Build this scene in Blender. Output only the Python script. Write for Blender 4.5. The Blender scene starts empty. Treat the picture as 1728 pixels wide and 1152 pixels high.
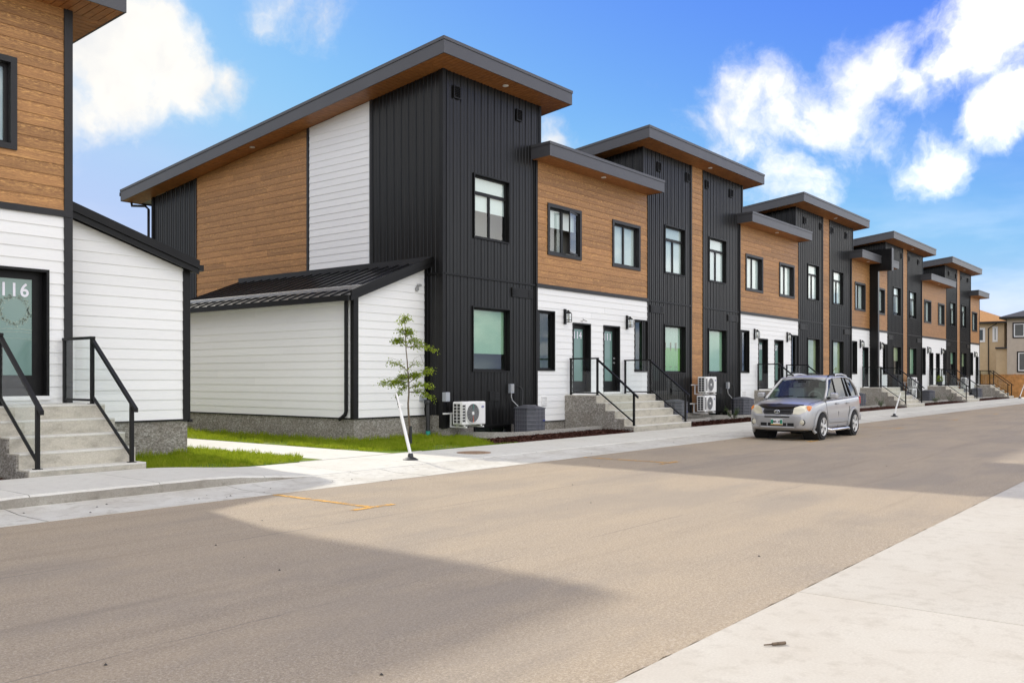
import bpy, bmesh, math, random
from mathutils import Vector, Matrix
R = math.radians
random.seed(7)
sc = bpy.context.scene
col = sc.collection

# ------------------------------------------------------------------ camera
cam_d = bpy.data.cameras.new('camera'); cam = bpy.data.objects.new('camera', cam_d); col.objects.link(cam)
cam_d.sensor_width = 36.0; cam_d.lens = 31.875; cam_d.shift_y = 62 / 1728
cam_d.clip_start = 0.1; cam_d.clip_end = 3000
cam.location = (0, 0, 1.6); cam.rotation_euler = (R(90), 0, R(-51.5))
sc.camera = cam

# ------------------------------------------------------------------ world
SUN = Vector((0.298, 1.39, 1.0)).normalized()
W = bpy.data.worlds.new('World'); sc.world = W; W.use_nodes = True
wt = W.node_tree; wn = wt.nodes; wl = wt.links
wn.clear()
w_out = wn.new('ShaderNodeOutputWorld'); w_bg = wn.new('ShaderNodeBackground')
sky = wn.new('ShaderNodeTexSky'); sky.sky_type = 'NISHITA'; sky.sun_disc = False
sky.sun_elevation = math.asin(SUN.z); sky.sun_rotation = math.atan2(SUN.x, SUN.y)
sky.air_density = 1.0; sky.dust_density = 0.25; sky.ozone_density = 3.0; sky.altitude = 200
SKY_STRENGTH = 0.1; SUN_STRENGTH = 2.0; EXPOSURE = 0.86
CLOUD_LUM = 13.0      # cloud radiance / sky strength
w_bg.inputs['Strength'].default_value = SKY_STRENGTH


def wnode(t, **attrs):
    n = wn.new(t)
    for k, v in attrs.items():
        setattr(n, k, v)
    return n


def wmath(op, a, b=None, c=None, clamp=False):
    n = wnode('ShaderNodeMath', operation=op, use_clamp=clamp)
    for i, v in enumerate((a, b, c)):
        if v is None:
            continue
        if isinstance(v, (int, float)):
            n.inputs[i].default_value = v
        else:
            wl.new(v, n.inputs[i])
    return n.outputs[0]


def wvec(op, a, b=None, out=0):
    n = wnode('ShaderNodeVectorMath', operation=op)
    for i, v in enumerate((a, b)):
        if v is None:
            continue
        if isinstance(v, (tuple, list, Vector)):
            n.inputs[i].default_value = tuple(v)
        else:
            wl.new(v, n.inputs[i])
    return n.outputs[out]


def wnoise(vec, scale, detail=6, rough=0.55):
    n = wnode('ShaderNodeTexNoise')
    wl.new(vec, n.inputs['Vector'])
    n.inputs['Scale'].default_value = scale; n.inputs['Detail'].default_value = detail; n.inputs['Roughness'].default_value = rough
    return n


def wsmooth(v, lo, hi, a=0.0, b=1.0):
    n = wnode('ShaderNodeMapRange', interpolation_type='SMOOTHSTEP')
    wl.new(v, n.inputs['Value'])
    n.inputs['From Min'].default_value = lo; n.inputs['From Max'].default_value = hi
    n.inputs['To Min'].default_value = a; n.inputs['To Max'].default_value = b
    return n.outputs[0]


FW = Vector((0.7827, 0.6224, 0)); RT = Vector((0.6224, -0.7827, 0))


def pix_dir(px, py):
    return (FW + RT * ((px - 864) / 1530) + Vector((0, 0, (638 - py) / 1530))).normalized()


D = wnode('ShaderNodeTexCoord').outputs['Generated']
warp = wnoise(D, 5.0, 6, 0.6)
wv = wvec('MULTIPLY', wvec('SUBTRACT', warp.outputs['Color'], (0.5, 0.5, 0.5)), (0.12, 0.12, 0.10))
Dw = wvec('ADD', D, wv)
# cumulus clouds of the afternoon: direction in the sky, angular size, density
SEED_OFF = (3.1, 14.2, 0.0)
CLOUDS = [
    (150, 60, .055, 1.35), (230, 62, .055, 1.35), (290, 100, .052, 1.3), (335, 135, .038, 1.1), (200, 110, .055, 1.35), (90, 40, .065, 1.3),
    (405, 125, .028, .7), (160, 190, .036, .8), (205, 205, .028, .7), (90, 180, .05, .9), (470, 2, .035, .6), (545, 25, .034, .55),
    (1215, 180, .036, .85), (1270, 160, .046, 1), (1330, 165, .05, 1), (1390, 175, .046, 1), (1450, 190, .04, .9), (1500, 205, .03, .7),
    (1450, 105, .034, .8), (1500, 95, .03, .8), (1550, 140, .028, .7), (1568, 55, .022, .6), (1250, 235, .06, .55), (1330, 280, .045, .8), (1230, 285, .05, .5), (1180, 215, .03, .5),
    (1610, 110, .034, 1), (1660, 70, .046, 1), (1700, 35, .05, 1), (1740, 10, .06, 1), (1712, 190, .036, 1.1), (1590, 268, .034, .6), (945, 232, .022, .7), (1800, 120, .05, .8)]
best = None
for (px, py, r, k) in CLOUDS:
    dist = wvec('DISTANCE', Dw, pix_dir(px, py), out=1)
    v = wmath('MULTIPLY', wmath('SUBTRACT', 1.0, wmath('DIVIDE', dist, r * 1.16)), k)
    best = v if best is None else wmath('SMOOTH_MAX', best, v, 0.18)
fine = wnoise(Dw, 13.0, 10, 0.62)
nf = wmath('SUBTRACT', fine.outputs['Fac'], 0.5)
dens = wmath('ADD', best, wmath('MULTIPLY', nf, 1.9))
mask_a = wmath('POWER', wsmooth(dens, -0.06, 0.86), 1.25)
# denser cloud added outside the view to brighten the shaded house fronts
sep = wnode('ShaderNodeSeparateXYZ'); wl.new(D, sep.inputs[0])
zc = wmath('ADD', wmath('MAXIMUM', sep.outputs['Z'], 0.0), 0.22)
cmb = wnode('ShaderNodeCombineXYZ')
wl.new(wmath('DIVIDE', sep.outputs['X'], zc), cmb.inputs[0]); wl.new(wmath('DIVIDE', sep.outputs['Y'], zc), cmb.inputs[1])
big = wnoise(wvec('ADD', cmb.outputs[0], SEED_OFF), 1.25, 9, 0.55)
ctr = wvec('DISTANCE', D, pix_dir(864, 350), out=1)
mask_b = wmath('MULTIPLY', wsmooth(big.outputs['Fac'], 0.41, 0.54), wsmooth(ctr, 0.55, 0.95))
mask_b = wmath('MULTIPLY', mask_b, wsmooth(sep.outputs['Z'], -0.02, 0.1))
low = wmath('MULTIPLY', wsmooth(wnoise(wvec('MULTIPLY', D, (1, 1, 4.0)), 5.0, 6).outputs['Fac'], 0.42, 0.68), wsmooth(sep.outputs['Z'], 0.30, 0.02, 0.0, 0.20))
mask = wmath('MAXIMUM', wmath('MAXIMUM', mask_a, mask_b), low, clamp=True)
mask = wmath('MULTIPLY', mask, 0.96)
# sky colour: the deep clear blue of the photograph, softly limited around the sun
nrm = wvec('MULTIPLY', sky.outputs[0], (0.235, 0.235, 0.235))
sp_ = wnode('ShaderNodeSeparateXYZ'); wl.new(nrm, sp_.inputs[0])
cr = wnode('ShaderNodeCombineXYZ')
for i_, (gm_, mxv) in enumerate(((1.5, 0.50), (1.5, 0.63), (0.95, 0.93))):
    v = wmath('MULTIPLY', wmath('POWER', sp_.outputs[i_], gm_), (0.47, 0.53, 1.0)[i_])
    v = wmath('SMOOTH_MIN', v, mxv, 0.25)
    wl.new(wmath("MULTIPLY", v, 5.6), cr.inputs[i_])
shade = wsmooth(wnoise(Dw, 7.0, 5, 0.5).outputs['Fac'], 0.36, 0.58)
cc = wnode('ShaderNodeMix', data_type='RGBA')
wl.new(shade, cc.inputs[0])
cc.inputs[6].default_value = (0.76 * CLOUD_LUM, 0.765 * CLOUD_LUM, 0.78 * CLOUD_LUM, 1)
cc.inputs[7].default_value = (1.0 * CLOUD_LUM, 0.96 * CLOUD_LUM, 0.885 * CLOUD_LUM, 1)
# clouds facing away from the sun are backlit and duller than those opposite it
dsun = wvec('DOT_PRODUCT', D, SUN, out=1)
lit = wsmooth(dsun, 0.82, -0.05, 0.47, 1.22)
cl = wnode('ShaderNodeVectorMath', operation='SCALE'); wl.new(cc.outputs[2], cl.inputs[0]); wl.new(lit, cl.inputs['Scale'])
mx = wnode('ShaderNodeMix', data_type='RGBA')
wl.new(mask, mx.inputs[0]); wl.new(cr.outputs[0], mx.inputs[6]); wl.new(cl.outputs[0], mx.inputs[7])
wl.new(mx.outputs[2], w_bg.inputs['Color']); wl.new(w_bg.outputs[0], w_out.inputs[0])

# ------------------------------------------------------------------ sun and exposure
sun_d = bpy.data.lights.new('sun', 'SUN'); sun_d.energy = SUN_STRENGTH; sun_d.angle = R(1.2); sun_d.color = (1.0, 0.945, 0.84)
sun = bpy.data.objects.new('sun', sun_d); col.objects.link(sun)
sun.location = (30, 60, 50); sun.rotation_euler = (-SUN).to_track_quat('-Z', 'Y').to_euler()
sc.view_settings.view_transform = 'Standard'; sc.view_settings.look = 'None'
sc.view_settings.exposure = EXPOSURE; sc.view_settings.gamma = 1.0; sc.view_settings.use_curve_mapping = False
sc.render.engine = 'CYCLES'
sc.cycles.use_denoising = True
sc.cycles.max_bounces = 8; sc.cycles.transparent_max_bounces = 16
sc.cycles.caustics_reflective = False; sc.cycles.caustics_refractive = False
sc.cycles.sample_clamp_indirect = 6.0

# ------------------------------------------------------------------ material helpers
MAT = {}


class NT:
    def __init__(s, name):
        s.m = bpy.data.materials.new(name); s.m.use_nodes = True
        s.t = s.m.node_tree; s.n = s.t.nodes; s.l = s.t.links
        s.b = s.n['Principled BSDF']
        MAT[name] = s.m

    def node(s, t, ins=None, **attrs):
        n = s.n.new(t)
        for k, v in attrs.items():
            setattr(n, k, v)
        for k, v in (ins or {}).items():
            s.put(n.inputs[k], v)
        return n

    def put(s, sock, v):
        if isinstance(v, bpy.types.NodeSocket):
            s.l.new(v, sock)
        elif isinstance(v, (tuple, list)) and len(v) == 3 and sock.type == 'RGBA':
            sock.default_value = (*v, 1)
        else:
            sock.default_value = v

    def pos(s, scale=(1, 1, 1), jitter=0.0):
        g = s.node('ShaderNodeNewGeometry').outputs['Position']
        v = s.node('ShaderNodeVectorMath', {0: g, 1: scale}, operation='MULTIPLY').outputs[0]
        if jitter:
            r = s.node('ShaderNodeObjectInfo').outputs['Random']
            rr = s.node('ShaderNodeMath', {0: r, 1: jitter}, operation='MULTIPLY').outputs[0]
            v = s.node('ShaderNodeVectorMath', {0: v, 1: rr}, operation='ADD').outputs[0]
        return v

    def noise(s, vec, scale, detail=4, rough=0.55):
        return s.node('ShaderNodeTexNoise', {'Vector': vec, 'Scale': scale, 'Detail': detail, 'Roughness': rough}).outputs['Fac']

    def ramp(s, fac, stops):
        n = s.node('ShaderNodeValToRGB', {0: fac})
        e = n.color_ramp.elements
        while len(e) < len(stops):
            e.new(0.5)
        for el, (p, c) in zip(e, stops):
            el.position = p; el.color = (*c, 1) if len(c) == 3 else c
        return n.outputs[0]

    def mix(s, fac, a, b, mode='MIX'):
        n = s.node('ShaderNodeMix', {0: fac, 6: a, 7: b}, data_type='RGBA', blend_type=mode)
        return n.outputs[2]

    def math(s, op, a, b=0.0):
        return s.node('ShaderNodeMath', {0: a, 1: b}, operation=op).outputs[0]

    def rand(s):
        return s.node('ShaderNodeObjectInfo').outputs['Random']

    def bump(s, h, strength=0.3, dist=0.01):
        n = s.node('ShaderNodeBump', {'Height': h, 'Strength': strength, 'Distance': dist})
        s.l.new(n.outputs[0], s.b.inputs['Normal'])

    def set(s, color=None, rough=None, metal=None, spec=None):
        if color is not None: s.put(s.b.inputs['Base Color'], color)
        if rough is not None: s.put(s.b.inputs['Roughness'], rough)
        if metal is not None: s.put(s.b.inputs['Metallic'], metal)
        if spec is not None: s.put(s.b.inputs['Specular IOR Level'], spec)
        return s


def flat(name, c, rough=0.5, metal=0.0, spec=0.5, var=0.0, vscale=6.0):
    t = NT(name)
    if var:
        f = t.noise(t.pos(), vscale, 4)
        lo = tuple(x * (1 - var) for x in c); hi = tuple(min(1, x * (1 + var)) for x in c)
        t.set(t.ramp(f, [(0.3, lo), (0.7, hi)]), rough, metal, spec)
    else:
        t.set(c, rough, metal, spec)
    return t.m


# wood-look planks
def wood(name, dark, mid, light, jitter=60.0):
    t = NT(name)
    v = t.pos((0.55, 0.55, 13.0), jitter)
    g = t.noise(v, 3.2, 7, 0.65)
    base = t.ramp(g, [(0.34, dark), (0.47, mid), (0.57, mid), (0.68, light)])
    bl = t.noise(t.pos((0.7, 0.7, 1.2), jitter), 2.2, 3)
    base = t.mix(t.ramp(bl, [(0.35, (0, 0, 0)), (0.7, (0.55, 0.55, 0.55))]), base, tuple(x * 0.72 for x in mid))
    gr = t.noise(t.pos((2.5, 2.5, 90.0), jitter), 3.0, 3)
    base = t.mix(0.22, base, t.ramp(gr, [(0.35, dark), (0.65, light)]))
    rn = t.math('ADD', t.math('MULTIPLY', t.rand(), 0.36), 0.80)
    base = t.mix(1.0, base, t.node('ShaderNodeCombineColor', {0: rn, 1: rn, 2: rn}).outputs[0], 'MULTIPLY')
    fl = t.noise(t.pos((5, 5, 46), jitter), 2.6, 4, 0.6)
    gz = t.node('ShaderNodeSeparateXYZ', {0: t.node('ShaderNodeTexCoord').outputs['Generated']}).outputs[2]
    edge = t.ramp(gz, [(0.05, (.25, .25, .25)), (0.45, (.35, .35, .35)), (0.80, (1, 1, 1)), (0.98, (.8, .8, .8))])
    fk = t.math('MULTIPLY', t.ramp(fl, [(0.52, (0, 0, 0)), (0.62, (0.95, 0.95, 0.95))]), edge)
    base = t.mix(fk, base, tuple(min(.9, x * 1.1) for x in light))
    base = t.mix(t.ramp(fl, [(0.30, (0.5, 0.5, 0.5)), (0.40, (0, 0, 0))]), base, tuple(x * .8 for x in dark))
    t.set(base, 0.55, 0, 0.35)
    t.bump(g, 0.25, 0.004)
    return t.m


wood('wood_siding', (0.145, 0.062, 0.023), (0.355, 0.170, 0.064), (0.68, 0.375, 0.125))
t = NT('soffit_wood')
g = t.noise(t.pos((1.2, 1.2, 6), 40), 5, 5)
t.set(t.ramp(g, [(0.3, (0.24, 0.092, 0.028)), (0.7, (0.38, 0.155, 0.048))]), 0.45)
t = NT('white_siding')
g = t.noise(t.pos((0.8, 0.8, 14), 30), 6, 5)
w = t.ramp(g, [(0.3, (0.82, 0.815, 0.785)), (0.7, (0.86, 0.855, 0.825))])
rn = t.math('ADD', t.math('MULTIPLY', t.rand(), 0.05), 0.96)
t.set(t.mix(1.0, w, t.node('ShaderNodeCombineColor', {0: rn, 1: rn, 2: rn}).outputs[0], 'MULTIPLY'), 0.5, 0, 0.3)
t.bump(t.noise(t.pos((1.5, 1.5, 40), 30), 5, 4), 0.25, 0.003)
t = NT('black_metal')
g = t.noise(t.pos((6, 6, 0.35)), 3.0, 4)
t.set(t.ramp(g, [(0.3, (0.006, 0.006, 0.006)), (0.7, (0.012, 0.0115, 0.0112))]), 0.30, 0.0, 0.26)
t.bump(t.noise(t.pos((1, 1, 0.5)), 3.0, 2), 0.12, 0.02)
flat('black_trim', (0.008, 0.0078, 0.0075), 0.45, 0, 0.24, 0.2, 3)
flat('charcoal_trim', (0.022, 0.0215, 0.022), 0.45, 0, 0.3, 0.12, 3)
flat('fascia_grey', (0.066, 0.066, 0.070), 0.42, 0.0, 0.45, 0.06, 1.5)
flat('roof_black', (0.012, 0.012, 0.013), 0.28, 0.0, 0.6, 0.15, 3)
flat('galvanised', (0.42, 0.42, 0.41), 0.38, 0.6, 0.5, 0.1, 10)
# rough parged concrete
t = NT('parging')
v = t.pos()
a = t.noise(t.pos((1, 1, 1.5)), 20, 7, 0.72); b = t.noise(v, 3.0, 4)
c1 = t.ramp(a, [(0.32, (0.12, 0.11, 0.09)), (0.5, (0.34, 0.315, 0.27)), (0.68, (0.64, 0.61, 0.55))])
t.set(t.mix(t.ramp(b, [(0.4, (0, 0, 0)), (0.7, (0.5, 0.5, 0.5))]), c1, (0.22, 0.19, 0.15)), 0.95, 0, 0.15)
t.bump(a, 1.0, 0.05)


def concrete(name, lo, hi, stain, sk=0.45):
    t = NT(name)
    v = t.pos()
    a = t.noise(v, 60, 4); b = t.noise(v, 1.1, 6, 0.6); c = t.noise(t.pos((1, 1, 1), 20), 7.0, 5, 0.65)
    c1 = t.ramp(a, [(0.3, lo), (0.7, hi)])
    c2 = t.mix(t.ramp(b, [(0.42, (0, 0, 0)), (0.75, (sk, sk, sk))]), c1, stain)
    c2 = t.mix(t.ramp(c, [(0.52, (0, 0, 0)), (0.72, (sk, sk, sk))]), c2, tuple(x * 0.85 for x in stain))
    rn = t.math('ADD', t.math('MULTIPLY', t.rand(), 0.08), 0.94)
    c2 = t.mix(1.0, c2, t.node('ShaderNodeCombineColor', {0: rn, 1: rn, 2: rn}).outputs[0], 'MULTIPLY')
    t.set(c2, 0.85, 0, 0.25)
    t.bump(a, 0.35, 0.004)
    return t.m


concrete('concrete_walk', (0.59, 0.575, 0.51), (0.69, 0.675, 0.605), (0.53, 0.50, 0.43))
concrete('concrete_apron', (0.48, 0.445, 0.375), (0.55, 0.515, 0.44), (0.43, 0.38, 0.305), 0.5)
concrete('concrete_gutter', (0.55, 0.535, 0.475), (0.64, 0.625, 0.56), (0.40, 0.365, 0.30), 0.7)
concrete('kerb_shade_dirt', (0.30, 0.28, 0.235), (0.42, 0.395, 0.34), (0.22, 0.195, 0.16), 0.7)  # for the kerb face: dirt and painted-in shade
# stairs: streaked, pitted precast concrete
t = NT('concrete_steps')
v = t.pos()
a = t.noise(v, 45, 4); b = t.noise(t.pos((1, 1, 2.2)), 3.2, 6, 0.65); c = t.noise(v, 110, 2)
c1 = t.ramp(a, [(0.3, (0.46, 0.425, 0.345)), (0.7, (0.57, 0.535, 0.445))])
c1 = t.mix(t.ramp(b, [(0.48, (0, 0, 0)), (0.72, (0.75, 0.75, 0.75))]), c1, (0.27, 0.25, 0.205))
c1 = t.mix(t.ramp(c, [(0.68, (0, 0, 0)), (0.76, (0.7, 0.7, 0.7))]), c1, (0.14, 0.12, 0.09))
t.set(c1, 0.85, 0, 0.25); t.bump(a, 0.4, 0.006)
# worn asphalt with pale stone showing
t = NT('asphalt')
v = t.pos()
vo = t.node('ShaderNodeTexVoronoi', {'Vector': v, 'Scale': 135.0}).outputs['Color']
vg = t.node('ShaderNodeSeparateColor', {0: vo}).outputs[0]
c1 = t.ramp(vg, [(0.0, (0.245, 0.199, 0.144)), (0.5, (0.347, 0.282, 0.202)), (0.84, (0.419, 0.343, 0.242)), (0.95, (0.510, 0.428, 0.314))])
f = t.noise(v, 260, 2)
c1 = t.mix(0.28, c1, t.ramp(f, [(0.35, (0.181, 0.149, 0.111)), (0.65, (0.510, 0.423, 0.309))]))
b = t.noise(t.pos((0.22, 0.9, 1)), 1.3, 6, 0.6)
c1 = t.mix(t.ramp(b, [(0.40, (0, 0, 0)), (0.72, (0.45, 0.45, 0.45))]), c1, (0.458, 0.359, 0.236))
d = t.noise(t.pos((0.09, 1.6, 1)), 1.6, 5, 0.6)
c1 = t.mix(t.ramp(d, [(0.55, (0, 0, 0)), (0.72, (0.45, 0.45, 0.45))]), c1, (0.225, 0.184, 0.136))
e = t.noise(v, 0.7, 5, 0.65)
c1 = t.mix(t.ramp(e, [(0.55, (0, 0, 0)), (0.75, (0.35, 0.35, 0.35))]), c1, (0.244, 0.203, 0.154))
yy = t.node('ShaderNodeSeparateXYZ', {0: v}).outputs[1]
wob = t.math('MULTIPLY', t.math('SUBTRACT', t.noise(v, 2.2, 4), 0.5), 0.09)
gate = t.noise(t.pos((0.5, 0.5, 1)), 1.1, 3)
for (y_, w_, kk) in ((7.72, 0.016, .75), (5.05, 0.014, .6), (8.75, .010, .4)):
    dd = t.math('ABSOLUTE', t.math('SUBTRACT', t.math('ADD', yy, wob), y_))
    ln = t.node('ShaderNodeMapRange', {'Value': dd, 'From Min': w_ * .3, 'From Max': w_, 'To Min': kk, 'To Max': 0.0}).outputs[0]
    ln = t.math('MULTIPLY', ln, t.ramp(gate, [(0.42, (0, 0, 0)), (0.55, (1, 1, 1))]))
    c1 = t.mix(ln, c1, (0.158, 0.135, 0.112))
lane = t.node('ShaderNodeTexWave', {'Vector': t.pos((0, 1, 0)), 'Scale': 0.19, 'Distortion': 1.2, 'Detail': 2.0, 'Phase Offset': 1.0}).outputs['Fac']
c1 = t.mix(t.ramp(lane, [(0.55, (0, 0, 0)), (0.95, (0.22, 0.22, 0.22))]), c1, (0.217, 0.190, 0.166))
oil = t.noise(t.pos((1.0, 1.4, 1)), 2.9, 3)
c1 = t.mix(t.ramp(oil, [(0.70, (0, 0, 0)), (0.78, (0.4, 0.4, 0.4))]), c1, (0.138, 0.120, 0.107))
scf = t.noise(t.pos((2.2, 7.0, 1)), 2.4, 6, 0.7)
c1 = t.mix(t.ramp(scf, [(0.66, (0, 0, 0)), (0.80, (0.5, 0.5, 0.5))]), c1, (0.512, 0.460, 0.396))
gr_ = t.noise(v, 48, 5, 0.8)
c1 = t.mix(t.ramp(gr_, [(0.50, (0, 0, 0)), (0.70, (0.55, 0.55, 0.55))]), c1, (0.60, 0.53, 0.45))
c1 = t.mix(t.ramp(gr_, [(0.30, (0.6, 0.6, 0.6)), (0.47, (0, 0, 0))]), c1, (0.155, 0.137, 0.118))
pt_ = t.noise(t.pos((0.35, 0.8, 1)), 0.9, 4, 0.55)
c1 = t.mix(t.ramp(pt_, [(0.50, (0, 0, 0)), (0.60, (0.28, 0.28, 0.28))]), c1, (0.24, 0.215, 0.185))
t.set(c1, 0.9, 0, 0.25)
t.bump(t.math('ADD', vg, f), 0.5, 0.006)
t = NT('ground_soil')
t.set(t.ramp(t.noise(t.pos(), 1.5, 6), [(0.3, (0.10, 0.12, 0.05)), (0.7, (0.22, 0.19, 0.12))]), 0.95, 0, 0.1)
t = NT('lawn_soil')
t.set(t.ramp(t.noise(t.pos(), 2.6, 6), [(0.42, (0.10, 0.17, 0.015)), (0.60, (0.16, 0.20, 0.03)), (0.74, (0.34, 0.27, 0.13))]), 0.95, 0, 0.1)
t = NT('grass')
a = t.noise(t.pos(), 4.5, 5, .6); b = t.noise(t.pos(), 70, 2)
c1 = t.ramp(a, [(0.32, (0.08, 0.17, 0.008)), (0.48, (0.20, 0.31, 0.012)), (0.60, (0.38, 0.42, 0.04)), (0.71, (0.52, 0.42, 0.14))])
t.set(t.mix(0.45, c1, t.ramp(b, [(0.3, (0.035, 0.085, 0.004)), (0.7, (0.40, 0.44, 0.03))])), 0.7, 0, 0.06)
tr = t.node('ShaderNodeBsdfTranslucent', {'Color': (0.38, 0.44, 0.03)})
ms = t.node('ShaderNodeMixShader', {0: 0.42, 1: t.b.outputs[0], 2: tr.outputs[0]})
t.l.new(ms.outputs[0], t.n['Material Output'].inputs[0])
t = NT('leaf')
a = t.noise(t.pos((1, 1, 1), 0), 25, 3)
t.set(t.ramp(a, [(0.3, (0.10, 0.17, 0.012)), (0.55, (0.25, 0.34, 0.02)), (0.7, (0.52, 0.52, 0.05))]), 0.45, 0, 0.4)
tr = t.node('ShaderNodeBsdfTranslucent', {'Color': (0.34, 0.42, 0.03)})
ms = t.node('ShaderNodeMixShader', {0: 0.45, 1: t.b.outputs[0], 2: tr.outputs[0]})
t.l.new(ms.outputs[0], t.n['Material Output'].inputs[0])
flat('shrub_leaf', (0.05, 0.095, 0.02), 0.5, 0, 0.4, 0.5, 40)
flat('bark', (0.16, 0.12, 0.085), 0.9, 0, 0.2, 0.3, 40)
t = NT('mulch')
t.set(t.ramp(t.noise(t.pos(), 55, 3), [(0.3, (0.022, 0.009, 0.006)), (0.55, (0.075, 0.028, 0.018)), (0.72, (0.15, 0.07, 0.045))]), 0.9, 0, 0.15)
flat('gravel', (0.23, 0.22, 0.20), 0.95, 0, 0.2, 0.5, 60)
t = NT('yellow_paint')
b = t.noise(t.pos((1, 1, 1)), 16, 5, 0.65); e = t.noise(t.pos(), 3.0, 2)
al = t.math('MULTIPLY', t.ramp(b, [(0.40, (0, 0, 0)), (0.50, (1, 1, 1))]), t.ramp(e, [(0.36, (0.15, 0.15, 0.15)), (0.46, (1, 1, 1))]))
t.set((0.62, 0.33, 0.055), 0.8); t.put(t.b.inputs['Alpha'], al)


def glass(name, tint, refl=1.0, base=0.04):
    t = NT(name)
    tr = t.node('ShaderNodeBsdfTransparent', {'Color': (*tint, 1)})
    gl = t.node('ShaderNodeBsdfGlossy', {'Color': (0.95, 0.97, 1.0, 1), 'Roughness': 0.015})
    nn = t.noise(t.pos((1, 1, 1)), 0.9, 2)
    bp = t.node('ShaderNodeBump', {'Height': nn, 'Strength': 0.10, 'Distance': 0.02})
    t.l.new(bp.outputs[0], gl.inputs['Normal'])
    fr = t.node('ShaderNodeFresnel', {'IOR': 1.52}).outputs[0]
    f = t.node('ShaderNodeMath', {0: fr, 1: refl, 2: base}, operation='MULTIPLY_ADD', use_clamp=True).outputs[0]
    bk = t.node('ShaderNodeNewGeometry').outputs['Backfacing']
    f = t.math('MULTIPLY', f, t.math('SUBTRACT', 1.0, bk))
    ms = t.node('ShaderNodeMixShader', {0: f, 1: tr.outputs[0], 2: gl.outputs[0]})
    t.l.new(ms.outputs[0], t.n['Material Output'].inputs[0])
    return t.m


glass('window_glass', (0.84, 0.92, 0.87), 1.1, 0.04)
glass('window_glass_clear', (0.92, 0.96, 0.95), 1.0, 0.04)
glass('rail_glass', (0.955, 0.975, 0.97), 0.8, 0.01)
glass('car_glass', (0.66, 0.76, 0.71), 0.6, 0.02)
glass('car_glass_dark', (0.16, 0.16, 0.155), 0.7, 0.02)
t = NT('frosted_glass'); t.set((0.155, 0.26, 0.225), 0.14, 0, 0.75)
flat('blind_white', (0.80, 0.82, 0.80), 0.8)
flat('blind_green', (0.52, 0.64, 0.52), 0.8, 0, 0.3, 0.05, 2)
flat('blind_cream', (0.66, 0.60, 0.42), 0.8, 0, 0.3, 0.06, 2)
t = NT('lace_curtain')
wv_ = t.node('ShaderNodeTexWave', {'Vector': t.pos((1, 0, 0)), 'Scale': 7.0, 'Distortion': 2.0}).outputs['Fac']
t.set(t.ramp(wv_, [(0.2, (0.62, 0.66, 0.60)), (0.8, (0.85, 0.87, 0.84))]), 0.8)
t = NT('green_curtain')
wv_ = t.node('ShaderNodeTexWave', {'Vector': t.pos((1, 0, 0)), 'Scale': 7.0, 'Distortion': 2.0}).outputs['Fac']
t.set(t.ramp(wv_, [(0.2, (0.30, 0.52, 0.16)), (0.8, (0.48, 0.70, 0.30))]), 0.8)
flat('curtain_trim', (0.35, 0.25, 0.14), 0.8)
t = NT('sheer_curtain')
wv_ = t.node('ShaderNodeTexWave', {'Vector': t.pos((1, 0, 0)), 'Scale': 9.0, 'Distortion': 3.0}).outputs['Fac']
t.set(t.ramp(wv_, [(0.2, (0.22, 0.19, 0.15)), (0.8, (0.55, 0.50, 0.43))]), 0.8)
flat('room', (0.20, 0.18, 0.16), 0.9)
flat('white_plastic', (0.78, 0.77, 0.74), 0.4, 0, 0.4, 0.03)
flat('white_paint', (0.80, 0.80, 0.78), 0.4)
flat('number_white', (0.86, 0.84, 0.88), 0.4)
flat('black_plastic', (0.02, 0.02, 0.02), 0.5)
flat('grille_dark', (0.03, 0.028, 0.026), 0.5)
flat('cond_grey', (0.085, 0.088, 0.10), 0.5, 0.1, 0.4, 0.15, 8)
flat('cond_wire', (0.27, 0.27, 0.29), 0.4, 0.4)
flat('box_grey', (0.36, 0.38, 0.40), 0.45, 0.2)
flat('logo_blue', (0.02, 0.035, 0.22), 0.4)
flat('teal', (0.02, 0.30, 0.24), 0.5)
flat('orange', (0.75, 0.13, 0.02), 0.5)
flat('fan_grey', (0.33, 0.33, 0.33), 0.5)
flat('bulb', (0.85, 0.80, 0.68), 0.3)
flat('stucco_beige', (0.58, 0.45, 0.29), 0.9, 0, 0.2, 0.06, 3)
flat('stucco_grey', (0.50, 0.43, 0.35), 0.9, 0, 0.2, 0.06, 3)
flat('shingle', (0.06, 0.06, 0.068), 0.9, 0, 0.2, 0.3, 8)
flat('shingle_tan', (0.36, 0.19, 0.075), 0.9, 0, 0.2, 0.2, 8)
flat('fence_wood', (0.52, 0.25, 0.085), 0.8, 0, 0.2, 0.25, 4)
flat('iron_rust', (0.34, 0.24, 0.16), 0.85, 0.1, 0.3, 0.4, 30)
flat('terracotta', (0.05, 0.05, 0.055), 0.6)


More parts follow.
